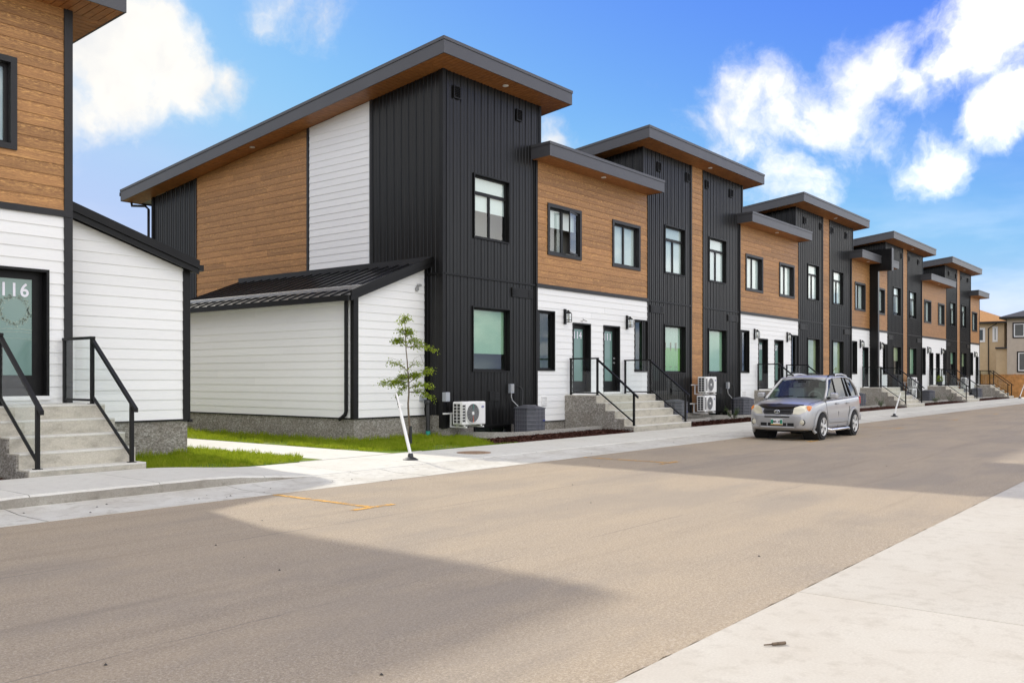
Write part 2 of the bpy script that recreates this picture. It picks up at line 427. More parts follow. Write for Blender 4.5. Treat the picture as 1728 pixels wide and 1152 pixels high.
# ------------------------------------------------------------------ mesh helpers
class MB:
    def __init__(s):
        s.v = []; s.f = []

    def add(s, vs, fs):
        n = len(s.v); s.v += [tuple(p) for p in vs]; s.f += [tuple(i + n for i in f) for f in fs]; return s

    def box(s, x0, x1, y0, y1, z0, z1):
        return s.add([(x0, y0, z0), (x1, y0, z0), (x1, y1, z0), (x0, y1, z0), (x0, y0, z1), (x1, y0, z1), (x1, y1, z1), (x0, y1, z1)],
                     [(0, 3, 2, 1), (4, 5, 6, 7), (0, 1, 5, 4), (1, 2, 6, 5), (2, 3, 7, 6), (3, 0, 4, 7)])

    def prism(s, poly_a, poly_b):
        n = len(poly_a)
        fs = [tuple(range(n))[::-1], tuple(range(n, 2 * n))] + [(i, (i + 1) % n, n + (i + 1) % n, n + i) for i in range(n)]
        return s.add(list(poly_a) + list(poly_b), fs)

    def tube(s, path, r, n=8, caps=True):
        path = [Vector(p) for p in path]; rs = r if isinstance(r, (list, tuple)) else [r] * len(path)
        rings = []; up = None
        for i, p in enumerate(path):
            d = (path[min(i + 1, len(path) - 1)] - path[max(i - 1, 0)])
            if d.length < 1e-9: d = Vector((0, 0, 1))
            d.normalize()
            if up is None:
                up = d.orthogonal().normalized()
            up = (up - d * up.dot(d))
            if up.length < 1e-6: up = d.orthogonal()
            up.normalize(); sd = d.cross(up)
            rings.append([p + (up * math.cos(2 * math.pi * k / n) + sd * math.sin(2 * math.pi * k / n)) * rs[i] for k in range(n)])
        vs = [q for rg in rings for q in rg]; fs = []
        for i in range(len(rings) - 1):
            for k in range(n):
                fs.append((i * n + k, i * n + (k + 1) % n, (i + 1) * n + (k + 1) % n, (i + 1) * n + k))
        if caps:
            fs.append(tuple(range(n))[::-1]); fs.append(tuple((len(rings) - 1) * n + k for k in range(n)))
        return s.add(vs, fs)

    def lathe(s, prof, c=(0, 0, 0), axis='z', n=24, caps=True):
        vs = []; fs = []
        for (r, h) in prof:
            for k in range(n):
                a = 2 * math.pi * k / n; p, q = r * math.cos(a), r * math.sin(a)
                o = {'z': (p, q, h), 'y': (p, h, q), 'x': (h, p, q)}[axis]
                vs.append((c[0] + o[0], c[1] + o[1], c[2] + o[2]))
        for i in range(len(prof) - 1):
            for k in range(n):
                fs.append((i * n + k, i * n + (k + 1) % n, (i + 1) * n + (k + 1) % n, (i + 1) * n + k))
        if caps:
            fs.append(tuple(range(n))); fs.append(tuple((len(prof) - 1) * n + k for k in range(n)))
        return s.add(vs, fs)

    def build(s, name, mat, parent=None, smooth=False, off=None, closed=True, bevel=0.0):
        me = bpy.data.meshes.new(name); me.from_pydata(s.v, [], s.f); me.update()
        bm = bmesh.new(); bm.from_mesh(me)
        if closed:
            bmesh.ops.recalc_face_normals(bm, faces=bm.faces)
        if smooth:
            for f in bm.faces: f.smooth = True
        bm.to_mesh(me); bm.free()
        if smooth:
            me.set_sharp_from_angle(angle=R(42))
        me.materials.append(MAT[mat] if isinstance(mat, str) else mat)
        o = bpy.data.objects.new(name, me); col.objects.link(o)
        if parent is not None:
            if off is None:
                off = root_loc(parent)
            if off != (0, 0, 0):
                me.transform(Matrix.Translation(-Vector(off)))
            o.parent = parent
        if bevel:
            b = o.modifiers.new('bevel', 'BEVEL'); b.width = bevel; b.segments = 2; b.limit_method = 'ANGLE'
        return o


ROOT_LOC = {}


def root_loc(o):
    while o.parent is not None:
        o = o.parent
    return ROOT_LOC.get(o.name, (0, 0, 0))


def tag(o, label, cat, group=None, kind=None):
    if label: o['label'] = label
    if cat: o['category'] = cat
    if group: o['group'] = group
    if kind: o['kind'] = kind
    return o


def thing(name, loc, label, cat, group=None, local=False, rz=0.0):
    o = bpy.data.objects.new(name, None); col.objects.link(o); o.empty_display_size = 0.2
    o.location = loc; o.rotation_euler.z = rz
    ROOT_LOC[o.name] = (0, 0, 0) if local else tuple(loc)
    return tag(o, label, cat, group)


def struct(o):
    o['kind'] = 'structure'; return o


def copy_tree(o, loc=None, label=None, rz=None, parent=None):
    c = o.copy(); col.objects.link(c)
    if parent is not None:
        c.parent = parent
    if loc is not None: c.location = loc
    if rz is not None: c.rotation_euler.z = rz
    if label: c['label'] = label
    ROOT_LOC[c.name] = ROOT_LOC.get(o.name, (0, 0, 0))
    for ch in list(o.children):
        copy_tree(ch, parent=c)
    return c


def text_verts(txt, size, extrude=0.004, spacing=1.0):
    cu = bpy.data.curves.new('lettering', 'FONT'); cu.body = txt; cu.size = size; cu.extrude = extrude
    cu.offset = size * 0.018; cu.align_x = 'CENTER'; cu.align_y = 'CENTER'; cu.resolution_u = 6; cu.space_character = spacing
    o = bpy.data.objects.new('lettering', cu); col.objects.link(o)
    dg = bpy.context.evaluated_depsgraph_get()
    me = bpy.data.meshes.new_from_object(o.evaluated_get(dg))
    vs = [tuple(v.co) for v in me.vertices]; fs = [tuple(p.vertices) for p in me.polygons]
    bpy.data.objects.remove(o); bpy.data.curves.remove(cu); bpy.data.meshes.remove(me)
    return vs, fs


def lettering(txt, size, f, name, mat, parent, off=None, extrude=0.003, spacing=1.0, bold=0.0):
    """f maps text-plane (a, b, depth) to world"""
    vs, fs = text_verts(txt, size, extrude, spacing)
    return MB().add([f(*v) for v in vs], fs).build(name, mat, parent, off=off)
# ------------------------------------------------------------------ the ground
YF = 15.95          # street front of the houses
EXPO = 0.197        # siding exposure


def sheet(name, x0, x1, y0, y1, z, mat, nx=1, ny=1):
    m = MB(); vs = [(x0 + (x1 - x0) * i / nx, y0 + (y1 - y0) * j / ny, z) for j in range(ny + 1) for i in range(nx + 1)]
    fs = [(j * (nx + 1) + i, j * (nx + 1) + i + 1, (j + 1) * (nx + 1) + i + 1, (j + 1) * (nx + 1) + i) for j in range(ny) for i in range(nx)]
    m.add(vs, fs)
    return m.build(name, mat, closed=False)


struct(sheet('ground', -900, 900, -900, 900, -0.03, 'ground_soil'))
struct(sheet('road', -40, 83.5, 2.45, 10.42, 0.0, 'asphalt'))


def walk_h(x):          # the pavement rises to a kerb in front of the left house
    def st(a, b, v): u = max(0, min(1, (v - a) / (b - a))); return u * u * (3 - 2 * u)
    return 0.05 + 0.125 * st(3.3, 4.9, x) * (1 - st(7.4, 9.7, x))


def strip(m, xs, prof):
    """prof(x) -> list of (y, z), lofted along x"""
    P = [prof(x) for x in xs]; n = len(P[0])
    m.add([(x, y, z) for x, p in zip(xs, P) for (y, z) in p],
          [(i * n + k, i * n + k + 1, (i + 1) * n + k + 1, (i + 1) * n + k) for i in range(len(xs) - 1) for k in range(n - 1)])
    return m


gut = bpy.data.objects.new('gutter', None); col.objects.link(gut); struct(gut)
x = -38.0; k = 0
rnd = random.Random(3)
while x < 83:
    x1 = x + 3.05
    xs = [x + 0.006 + (x1 - x - 0.012) * i / 6 for i in range(7)]
    g = strip(MB(), xs, lambda q: [(10.36, -0.05), (10.36, 0.004), (10.75, 0.002), (11.10, 0.006), (11.30, 0.022), (11.46, 0.036), (11.52, 0.038), (11.52, -0.05)])
    g.build('gutter_section', 'concrete_gutter', gut, closed=False)
    x = x1
wk = bpy.data.objects.new('sidewalk', None); col.objects.link(wk); struct(wk)
x = -38.0
while x < 83:
    x1 = x + 1.72
    xs = [x + 0.004 + (x1 - x - 0.008) * i / 5 for i in range(6)]
    s_ = strip(MB(), xs, lambda q: [(11.50, -0.05), (11.50, walk_h(q) - 0.028), (11.535, walk_h(q) - 0.003), (11.56, walk_h(q)), (13.40, walk_h(q) + 0.012), (13.40, -0.05)])
    s_.build('paving_slab', 'concrete_walk', wk, closed=False)
    x = x1
kf = strip(MB(), [2.2 + .2 * i for i in range(52)], lambda q: [(11.494 + .006 * math.sin(q * 9), -0.02), (11.494 + .006 * math.sin(q * 7.3), max(.03, walk_h(q) - 0.022 - .007 * abs(math.sin(q * 5.1))))])
kf.build('kerb_face', 'kerb_shade_dirt', wk, closed=False)  # darker strip: dirt, with the street side's shade put into its colour
pt = bpy.data.objects.new('path', None); col.objects.link(pt); struct(pt)
y = 13.41
while y < 30:
    m = MB(); fl = 0.55 if y < 13.5 else 0.0
    a = [(11.15 - fl, y + .005), (12.92 + fl * 1.6, y + .005), (12.92 + fl * 0.5, y + 0.7), (12.92, y + 1.72), (11.15, y + 1.72)]
    m.prism([(p[0], p[1], -0.05) for p in a], [(p[0], p[1], 0.072) for p in a]).build('paving_slab', 'concrete_walk', pt)
    y += 1.73
ap = bpy.data.objects.new('driveway', None); col.objects.link(ap); struct(ap)
x = 6.6 - 3.8 * 8
while x < 80:
    for (y0, y1) in ((-1.3, 2.53), (-5.2, -1.315), (-9.1, -5.215)):
        MB().box(x + 0.004, x + 3.796, y0, y1, -0.06, 0.016).build('concrete_slab', 'concrete_apron', ap, bevel=0.008)
    x += 3.8
# weathered edge where asphalt meets the slabs
m = MB(); rnd = random.Random(11); n = 420
vs = []
for i in range(n + 1):
    xx = -6 + 50 * i / n
    vs += [(xx, 2.545 + rnd.uniform(-0.012, 0.010), 0.006), (xx, 2.70, 0.006)]
m.add(vs, [(2 * i, 2 * i + 2, 2 * i + 3, 2 * i + 1) for i in range(n)])
o = m.build('road_edge', 'asphalt', bpy.data.objects['road'], closed=False)

# parking marks
for k in range(9):
    xm = 7.72 + 7.55 * k
    rr = thing('parking_mark', (xm, 9.4, 0.004), ('worn yellow parking tee painted beside the %s on the asphalt' % ['left kerb', 'lit gutter', 'silver car nose', 'silver car tail'][k]) if k < 4 else 'faint yellow parking tee on the shaded asphalt beyond the silver car', 'road marking', 'yellow parking marks')
    def q(x0, x1, y0, y1, z=0.005):
        return MB().add([(x0, y0, z), (x1, y0, z), (x1, y1, z), (x0, y1, z)], [(0, 1, 2, 3)])
    q(xm - .05, xm + .05, 8.40, 10.30).build('line', 'yellow_paint', rr, closed=False)
    q(xm - .34, xm + .36, 8.30, 8.40).build('crossbar', 'yellow_paint', rr, closed=False)

# lawn and its blades
LAWN = [(7.70, 11.14, 13.42, 16.50), (10.30, 11.14, 16.50, 27.0), (12.93, 14.62, 16.50, 27.0), (12.93, 17.1, 13.42, 16.50), (17.1, 17.7, 14.4, 15.9)]
m = MB()
for (a, b, c, d) in LAWN:
    m.box(a, b, c, d, -0.05, 0.075)
struct(m.build('lawn', 'lawn_soil'))
rnd = random.Random(5); m = MB(); V = m.v; F = m.f


def bare(x, y):
    v = math.sin(x * 2.1 + 1.3 * math.sin(y * 1.7)) * math.sin(y * 2.6 + 0.8 * math.sin(x * 3.1))
    edge = min(abs(y - 13.42), abs(x - 12.93) * 1.2 if x > 12.9 else 9)
    return 0.12 if (v > 0.35 and edge < 0.8) else (0.55 if v < -.5 else 1.0)


for (a, b, c, d) in LAWN:
    n = int((b - a) * (d - c) * (1700 if d < 17 else 1000))
    for _ in range(n):
        x = rnd.uniform(a, b); y = rnd.uniform(c, d)
        if 10.0 < x < 12 and y < 14.0 and x > 11.14 - (14.0 - y) * 0.9: continue
        if 12.9 < x < 13.9 and y < 14.1 and x < 12.93 + (14.1 - y) * 1.25: continue
        if x > 16.2 + (y - 13.42) * .75: continue
        if rnd.random() > bare(x, y): continue
        tall = 1.5 if (x > 14.0 and y > 15.9) or (x < 10.2 and y > 16.1) else 1.0
        h = rnd.uniform(0.03, 0.105) * tall * (0.65 + 0.7 * abs(math.sin(x * 4.3 + math.sin(y * 3.7)) * math.sin(y * 5.1 + x))); an = rnd.uniform(0, 6.283); w = rnd.uniform(0.004, 0.009)
        lx, ly = rnd.uniform(-.035, .035), rnd.uniform(-.035, .035); dx, dy = math.cos(an) * w, math.sin(an) * w
        i0 = len(V)
        V += [(x - dx, y - dy, 0.07), (x + dx, y + dy, 0.07), (x + lx * .4, y + ly * .4, 0.075 + h * .62), (x + lx, y + ly, 0.075 + h)]
        F += [(i0, i0 + 1, i0 + 2), (i0 + 1, i0 + 3, i0 + 2)]
tag(m.build('grass', 'grass', closed=False), 'short bright green grass on the lawn strips between the houses', 'grass', kind='stuff')


# ------------------------------------------------------------------ wall helpers
class PL:
    def __init__(s, kind, c): s.k = kind; s.c = c

    def __call__(s, a, z, o):
        if s.k == 'F': return (a, s.c - o, z)
        if s.k == 'L': return (s.c - o, a, z)
        return (s.c + o, a, z)


def pbox(m, pl, s0, s1, z0, z1, o0, o1):
    P = [pl(s0, z0, o0), pl(s1, z0, o0), pl(s1, z0, o1), pl(s0, z0, o1), pl(s0, z1, o0), pl(s1, z1, o0), pl(s1, z1, o1), pl(s0, z1, o1)]
    return m.add(P, [(0, 3, 2, 1), (4, 5, 6, 7), (0, 1, 5, 4), (1, 2, 6, 5), (2, 3, 7, 6), (3, 0, 4, 7)])


def clip_top(poly, top):
    out = []
    f = lambda p: top(p[0]) - p[1]
    for i, p in enumerate(poly):
        q = poly[(i + 1) % len(poly)]; a, b = f(p), f(q)
        if a >= 0: out.append(p)
        if (a >= 0) != (b >= 0):
            u = a / (a - b); out.append((p[0] + (q[0] - p[0]) * u, p[1] + (q[1] - p[1]) * u))
    return out


def siding(root, name, mat, pl, s0, s1, z0, z1, holes=(), base=0.0, joined=False, seed=1, length=3.66, expo=EXPO):
    top = z1 if callable(z1) else (lambda s, z=z1: z)
    zmax = max(top(s0), top(s1)); rnd = random.Random(seed); allm = MB(); k = 0
    while z0 + k * expo < zmax - 0.005:
        za = z0 + k * expo; zb = min(za + expo, zmax); k += 1
        hs = [h for h in holes if h[2] < zb - 1e-4 and h[3] > za + 1e-4 and h[0] < s1 and h[1] > s0]
        # s-cuts: full holes divide the course; partial holes make notches
        cuts = sorted(hs)
        pieces = []; cur = s0; blk = []
        full = [h for h in cuts if h[2] <= za + 1e-4 and h[3] >= zb - 1e-4]
        part = [h for h in cuts if h not in full]
        for h in full:
            if h[0] > cur + 0.01: pieces.append((cur, h[0]))
            cur = max(cur, h[1])
        if cur < s1 - 0.01: pieces.append((cur, s1))
        if not joined:                      # butt joints of long courses
            np_ = []
            for (a, b) in pieces:
                if b - a > length:
                    c = a + rnd.uniform(0.25, 0.75) * (b - a)
                    if not any(h[0] - .05 < c < h[1] + .05 for h in part):
                        np_ += [(a, c - 0.0015), (c + 0.0015, b)]; continue
                np_.append((a, b))
            pieces = np_
        for (a, b) in pieces:
            m = allm if joined else MB()
            ph = sorted([h for h in part if h[0] < b and h[1] > a])
            rects = []
            if not ph:
                rects = [(a, b, za, zb)]
            else:
                c = a
                for h in ph:
                    h0, h1 = max(h[0], a), min(h[1], b)
                    if h0 > c + 1e-4: rects.append((c, h0, za, zb))
                    if h[2] > za + 0.004: rects.append((h0, h1, za, h[2]))
                    if h[3] < zb - 0.004: rects.append((h0, h1, h[3], zb))
                    c = max(c, h1)
                if c < b - 1e-4: rects.append((c, b, za, zb))
            got = False
            for (ra, rb, rz0, rz1) in rects:
                poly = clip_top([(ra, rz0), (rb, rz0), (rb, rz1), (ra, rz1)], top)
                if len(poly) < 3: continue
                got = True
                of = lambda z: base + 0.017 - 0.013 * (z - za) / expo
                A = [pl(p[0], p[1], of(p[1])) for p in poly]; B = [pl(p[0], p[1], base - 0.012) for p in poly]
                m.prism(A, B)
            if got and not joined:
                m.build(name, mat, root)
    if joined and allm.f:
        o = allm.build(name.replace('plank', 'siding'), mat, root); o['kind'] = 'stuff'


def metal(root, pl, s0, s1, z0, z1, holes=(), base=0.0, panel=0.84, joined=False, name='metal_panel'):
    top = z1 if callable(z1) else (lambda s, z=z1: z)
    per = 0.14; pr = [(0, 0), (0.082, 0), (0.094, 1), (0.122, 1), (0.134, 0)]
    allm = MB(); a = s0
    while a < s1 - 0.01:
        b = min(a + panel, s1); pts = []
        k = 0
        while True:
            hh = 0.022 if k % 2 == 0 else 0.013
            for (d, o) in pr:
                pts.append((a + k * per + d, o * hh))
            k += 1
            if a + k * per > b: break
        q = [p for p in pts if p[0] <= b]
        if q[-1][0] < b - 1e-4: q.append((b, 0))
        m = allm if joined else MB(); m2 = None
        wh = [h for h in holes if h[0] < q[0][0] + .07 and h[1] > q[-1][0] - .07]
        if wh and not joined: m2 = MB()
        for (p, o0), (r, o1) in zip(q, q[1:]):
            mid = (p + r) / 2; z = z0; iv = []
            for h in sorted([h for h in holes if h[0] < mid < h[1]], key=lambda h: h[2]):
                if h[2] > z: iv.append((z, h[2]))
                z = max(z, h[3])
            iv.append((z, None))
            for (u, w) in iv:
                ta, tb = (top(p), top(r)) if w is None else (w, w)
                if ta - u < 0.01: continue
                (m2 if (m2 is not None and u > z0 + .01) else m).add([pl(p, u, base + o0), pl(r, u, base + o1), pl(r, tb, base + o1), pl(p, ta, base + o0)], [(0, 1, 2, 3)])
        if m.f and not joined:
            m.build(name, 'black_metal', root, closed=False)
        if m2 is not None and m2.f: m2.build(name, 'black_metal', root, closed=False)
        a = b
    if joined and allm.f:
        o = allm.build(name, 'black_metal', root, closed=False); o['kind'] = 'stuff'


def trim(root, name, mat, pl, s0, s1, z0, z1, o0, o1):
    return pbox(MB(), pl, s0, s1, z0, z1, o0, o1).build(name, mat, root)


def ring(m, pl, s0, s1, z0, z1, w, o0, o1, wt=None, wb=None):
    wt = w if wt is None else wt; wb = w if wb is None else wb
    pbox(m, pl, s0, s1, z1 - wt, z1, o0, o1); pbox(m, pl, s0, s1, z0, z0 + wb, o0, o1)
    pbox(m, pl, s0, s0 + w, z0 + wb, z1 - wt, o0, o1); pbox(m, pl, s1 - w, s1, z0 + wb, z1 - wt, o0, o1)
    return m


def window(root, pl, s0, s1, z0, z1, layout, casing, blind=None, gl='window_glass_clear', base=0.0, room='room', rec=0.09, depth=0.55):
    m = MB(); cw = 0.10 if casing else 0.035
    mat = 'charcoal_trim' if casing else 'black_trim'
    ring(m, pl, s0, s1, z0, z1, cw, base + 0.005, base + (0.045 if casing else 0.036), wt=cw * 1.0)
    a0, a1, b0, b1 = s0 + cw, s1 - cw, z0 + cw, z1 - cw
    ring(m, pl, a0 - 0.03, a1 + 0.03, b0 - 0.03, b1 + 0.03, 0.032, base - 0.20, base + 0.004)
    wo = m.build('window', mat, root)
    fo = base - rec
    f = MB(); fw = 0.05
    ring(f, pl, a0 + .003, a1 - .003, b0 + .003, b1 - .003, fw, fo - 0.05, fo)
    panes = []
    i0, i1, j0, j1 = a0 + fw, a1 - fw, b0 + fw, b1 - fw
    if layout == 'fixed':
        panes = [(i0, i1, j0, j1)]
    elif layout == 'slider':
        c = (i0 + i1) / 2
        pbox(f, pl, c - .035, c + .035, j0, j1, fo - 0.048, fo - 0.002)
        panes = [(i0, c - .035, j0, j1), (c + .035, i1, j0, j1)]
    elif layout == 'casement':
        c = (i0 + i1) / 2
        pbox(f, pl, c - .05, c + .05, j0, j1, fo - 0.048, fo - 0.002)
        panes = [(i0, c - .05, j0, j1)]
    elif layout == 'transom':
        zt = j0 + (j1 - j0) * 0.735; c = (i0 + i1) / 2 - 0.02
        pbox(f, pl, i0, i1, zt - .045, zt + .045, fo - 0.048, fo - 0.002)
        pbox(f, pl, c - .035, c + .035, j0, zt - .045, fo - 0.048, fo - 0.002)
        panes = [(i0, i1, zt + .045, j1), (i0, c - .035, j0, zt - .045), (c + .035, i1, j0, zt - .045)]
    f.build('frame', 'charcoal_trim' if casing else 'black_trim', wo)
    for (p, q, r, s_) in panes:
        pbox(MB(), pl, p - .004, q + .004, r - .004, s_ + .004, fo - 0.036, fo - 0.028).build('pane', gl, wo)
    # the room behind
    d0 = base - depth
    rm = MB()
    pbox(rm, pl, a0 - .4, a1 + .4, b0 - .1, b1 + .1, d0 - .02, d0)
    pbox(rm, pl, a0 - .4, a0 - .38, b0 - .1, b1 + .1, d0, fo - .11); pbox(rm, pl, a1 + .38, a1 + .4, b0 - .1, b1 + .1, d0, fo - .11)
    pbox(rm, pl, a0 - .38, a1 + .38, b1 + .08, b1 + .1, d0, fo - .11); pbox(rm, pl, a0 - .38, a1 + .38, b0 - .1, b0 - .08, d0, fo - .11)
    rm.build('interior', room, wo)
    if blind:
        fr, bm_ = blind
        zt = j1 + 0.03; zb = j1 - (j1 - j0) * fr
        if bm_ == 'lace':
            zm = zb + (zt - zb) * 0.52
            for (u, w, mt) in ((zm, zt, 'lace_curtain'), (zb, zm - 0.002, 'green_curtain')):
                c = MB(); n = 24
                vs = []
                for i in range(n + 1):
                    s = i0 + (i1 - i0) * i / n
                    vs += [pl(s, u, fo - .085 + .014 * math.sin(i * 1.7)), pl(s, w, fo - .085 + .014 * math.sin(i * 1.7))]
                c.add(vs, [(2 * i, 2 * i + 2, 2 * i + 3, 2 * i + 1) for i in range(n)])
                c.build('curtain', mt, wo, closed=False)
            c = MB()
            for i in range(3):
                s = i0 + (i1 - i0) * (0.22 + 0.27 * i)
                for (dz, r, h) in ((0.10, .035, .20), (-0.02, .02, .16)):
                    pbox(c, pl, s - r, s + r, zm + dz - h / 2, zm + dz + h / 2, fo - .066, fo - .062)
                pbox(c, pl, s - .07, s + .07, zb + .14, zb + .165, fo - .066, fo - .062)
            c.build('curtain_border', 'curtain_trim', wo)
        elif bm_ == 'sheer_curtain':
            c = MB(); n = 30; vs = []
            for i in range(n + 1):
                s = i0 + (i1 - i0) * i / n * fr
                vs += [pl(s, b0, fo - .1 + .02 * math.sin(i * 1.9)), pl(s, zt, fo - .1 + .02 * math.sin(i * 1.9))]
            c.add(vs, [(2 * i, 2 * i + 2, 2 * i + 3, 2 * i + 1) for i in range(n)])
            c.build('curtain', 'sheer_curtain', wo, closed=False)
        else:
            pbox(MB(), pl, a0, a1, zb, zt, fo - .075, fo - .07).build('blind', bm_, wo)
    return wo


def door(root, pl, s0, s1, z0, z1, number=None, handle=1, base=0.0, wreath=False):
    m = MB(); cw = 0.045
    ring(m, pl, s0, s1, z0, z1, cw, base - .20, base + .035, wb=0.0001)
    do = m.build('door', 'black_trim', root)
    a0, a1, b0, b1 = s0 + cw, s1 - cw, z0 + 0.045, z1 - cw
    ro = base - 0.14
    l0, l1, l2, l3 = a0 + .165, a1 - .165, z0 + .38, b1 - .13
    sl = MB()
    pbox(sl, pl, a0, l0, b0, b1, ro - .045, ro); pbox(sl, pl, l1, a1, b0, b1, ro - .045, ro)
    pbox(sl, pl, l0, l1, l3, b1, ro - .045, ro); pbox(sl, pl, l0, l1, b0, l2, ro - .045, ro)
    sl.build('door_leaf', 'black_trim', do)
    pbox(MB(), pl, l0 - .004, l1 + .004, l2 - .004, l3 + .004, ro - .03, ro - .012).build('pane', 'frosted_glass', do)
    pbox(MB(), pl, s0 - .02, s1 + .02, z0 - .04, z0 + .03, base - .19, base + .06).build('threshold', 'white_plastic', do)
    if handle:
        h = MB(); hs = a1 - .085 if handle > 0 else a0 + .085
        for (zz, r) in ((b0 + .93, .028), (b0 + 1.08, .030)):
            c = pl(hs, zz, ro); h.lathe([(r, 0.0), (r, -.02), (r * .6, -.03), (r * .55, -.045)], (c[0], c[1], c[2]), 'y', 12)
        pbox(h, pl, hs - .10 * handle, hs + .01, b0 + .92, b0 + .94, ro + .03, ro + .05)
        h.build('handle', 'galvanised', do)
    if number:
        cs = (l0 + l1) / 2; cz = l3 - .20
        lettering(number, 0.315, lambda a, b, d: pl(cs + a * 0.95, cz + b, ro - .012 + .003 + d), 'door_number', 'number_white', do, spacing=1.12)
    if wreath:
        wm = MB(); rr = random.Random(4); cs = (l0 + l1) / 2; cz = l3 - .53
        for i in range(420):
            an = rr.uniform(0, 6.283); ra = rr.gauss(.235, .022); sz = rr.uniform(.006, .018)
            s, z = cs + ra * math.cos(an), cz + ra * math.sin(an)
            t0 = rr.uniform(0, 6.28)
            wm.add([pl(s + sz * math.cos(t0 + k * 2.1), z + sz * math.sin(t0 + k * 2.1), ro - .008) for k in range(3)], [(0, 1, 2)])
        wm.build('wreath', 'wreath_pale', do, closed=False)['kind'] = 'stuff'
        ar = MB()
        for (r, zz, w) in ((.60, -.32, .010), (.62, -.37, .006), (.66, -.48, .004)):
            vs = []
            for i in range(17):
                s = l0 + (l1 - l0) * i / 16; z = cz + zz - (s - cs) ** 2 * 0.22
                vs += [pl(s, z, ro - .0095), pl(s, z + w, ro - .0095)]
            ar.add(vs, [(2 * i, 2 * i + 2, 2 * i + 3, 2 * i + 1) for i in range(16)])
        ar.build('etched_line', 'wreath_pale', do, closed=False)
    return do


flat('wreath_pale', (0.36, 0.44, 0.36), 0.6, 0, 0.3, 0.3, 30)


def louvre(root, pl, s, z, w, h, base, mat='black_trim', name='vent', n=6):
    m = MB(); ring(m, pl, s - w / 2, s + w / 2, z - h / 2, z + h / 2, 0.025, base, base + .04)
    o = m.build(name, mat, root)
    sl = MB(); k = n
    pbox(sl, pl, s - w / 2 + .02, s + w / 2 - .02, z - h / 2 + .02, z + h / 2 - .02, base - .002, base + .006)
    for i in range(k):
        zz = z - h / 2 + .03 + (h - .06) * (i + .5) / k; hh = (h - .06) / k * .38
        P = [pl(s - w / 2 + .024, zz - hh, base + .034), pl(s + w / 2 - .024, zz - hh, base + .034), pl(s + w / 2 - .024, zz + hh, base + .01), pl(s - w / 2 + .024, zz + hh, base + .01)]
        Q = [(p[0], p[1], p[2] + .006) for p in P]
        sl.prism(P, Q)
    sl.build('slats', mat, o)
    return o


def roof(root, x0, x1, yf, yb, zb, slope, th, wall_x0, wall_x1, wall_y, boards=False, wall_yb=None, lights=(), side_boards=False):
    """shed roof falling to the back; zb = underside at the front edge"""
    zz = lambda y: zb - slope * (y - yf)
    m = MB(); i = 0.03
    P = lambda x: [(x, yf + i, zz(yf + i) + .03), (x, yb - i, zz(yb - i) + .03), (x, yb - i, zz(yb - i) + th - .02), (x, yf + i, zz(yf + i) + th - .02)]
    m.prism(P(x0 + i), P(x1 - i)); ro = m.build('roof', 'roof_black', root)
    cap = 0.085
    for nm, o0, o1, mt, e in (('fascia', 0.0, th - cap, 'fascia_grey', 0.0), ('roof_edge', th - cap + .004, th, 'fascia_grey', 0.018)):
        MB().box(x0 - e, x1 + e, yf - e, yf + .028, zb + o0, zb + o1).build(nm, mt, ro)
        for (xa, xb) in ((x0 - e, x0 + .028), (x1 - .028, x1 + e)):
            q = lambda x: [(x, yf + .029, zz(yf) + o0), (x, yb, zz(yb) + o0), (x, yb, zz(yb) + o1), (x, yf + .029, zz(yf) + o1)]
            MB().prism(q(xa), q(xb)).build(nm, mt, ro)
        MB().box(x0 - e, x1 + e, yb - .028, yb + e, zz(yb) + o0, zz(yb) + o1).build(nm, mt, ro)
    # soffit boards, square to the walls
    bw = 0.145
    def board(m, xa, xb, ya, yc):
        m.prism([(xa, ya, zz(ya) + .008), (xb, ya, zz(ya) + .008), (xb, yc, zz(yc) + .008), (xa, yc, zz(yc) + .008)],
                [(xa, ya, zz(ya) + .024), (xb, ya, zz(ya) + .024), (xb, yc, zz(yc) + .024), (xa, yc, zz(yc) + .024)])
        return m
    allm = MB()
    n = max(1, round((x1 - x0 - .058) / bw)); w = (x1 - x0 - .058) / n
    for k in range(n):
        xa = x0 + .029 + k * w
        if boards: board(MB(), xa + .006, xa + w - .006, yf + .029, wall_y + .05).build('soffit_board', 'soffit_wood', ro)
        else: board(allm, xa + .006, xa + w - .006, yf + .029, wall_y + .05)
    y_end = (wall_yb if wall_yb else yb)
    n = max(1, round((yb - .03 - wall_y - .05) / bw)); w = (yb - .03 - wall_y - .05) / n
    for (xa, xb, vis) in ((x0 + .029, wall_x0 + .05, side_boards), (wall_x1 - .05, x1 - .029, False)):
        for k in range(n):
            ya = wall_y + .053 + k * w
            if vis: board(MB(), xa, xb, ya + .006, ya + w - .006).build('soffit_board', 'soffit_wood', ro)
            elif k < 34: board(allm, xa, xb, ya + .006, ya + w - .006)
    if allm.f:
        o = allm.build('soffit', 'soffit_wood', ro); o['kind'] = 'stuff'
    for (lx, ly) in lights:
        m = MB(); z = zz(ly)
        m.lathe([(.075, .012), (.085, .0), (.08, -.012), (.06, -.014), (.055, -.004)], (lx, ly, z), 'z', 20)
        m.build('soffit_light', 'white_plastic', ro, smooth=True)
    return ro
# ------------------------------------------------------------------ houses
FP = PL('F', YF)
C0, PER = 24.36, 13.94
BH = 3.22                 # half width of the timber bay
Z_BAND = 4.31
NUMS = {0: ('114', '111'), 1: ('110', '107')}


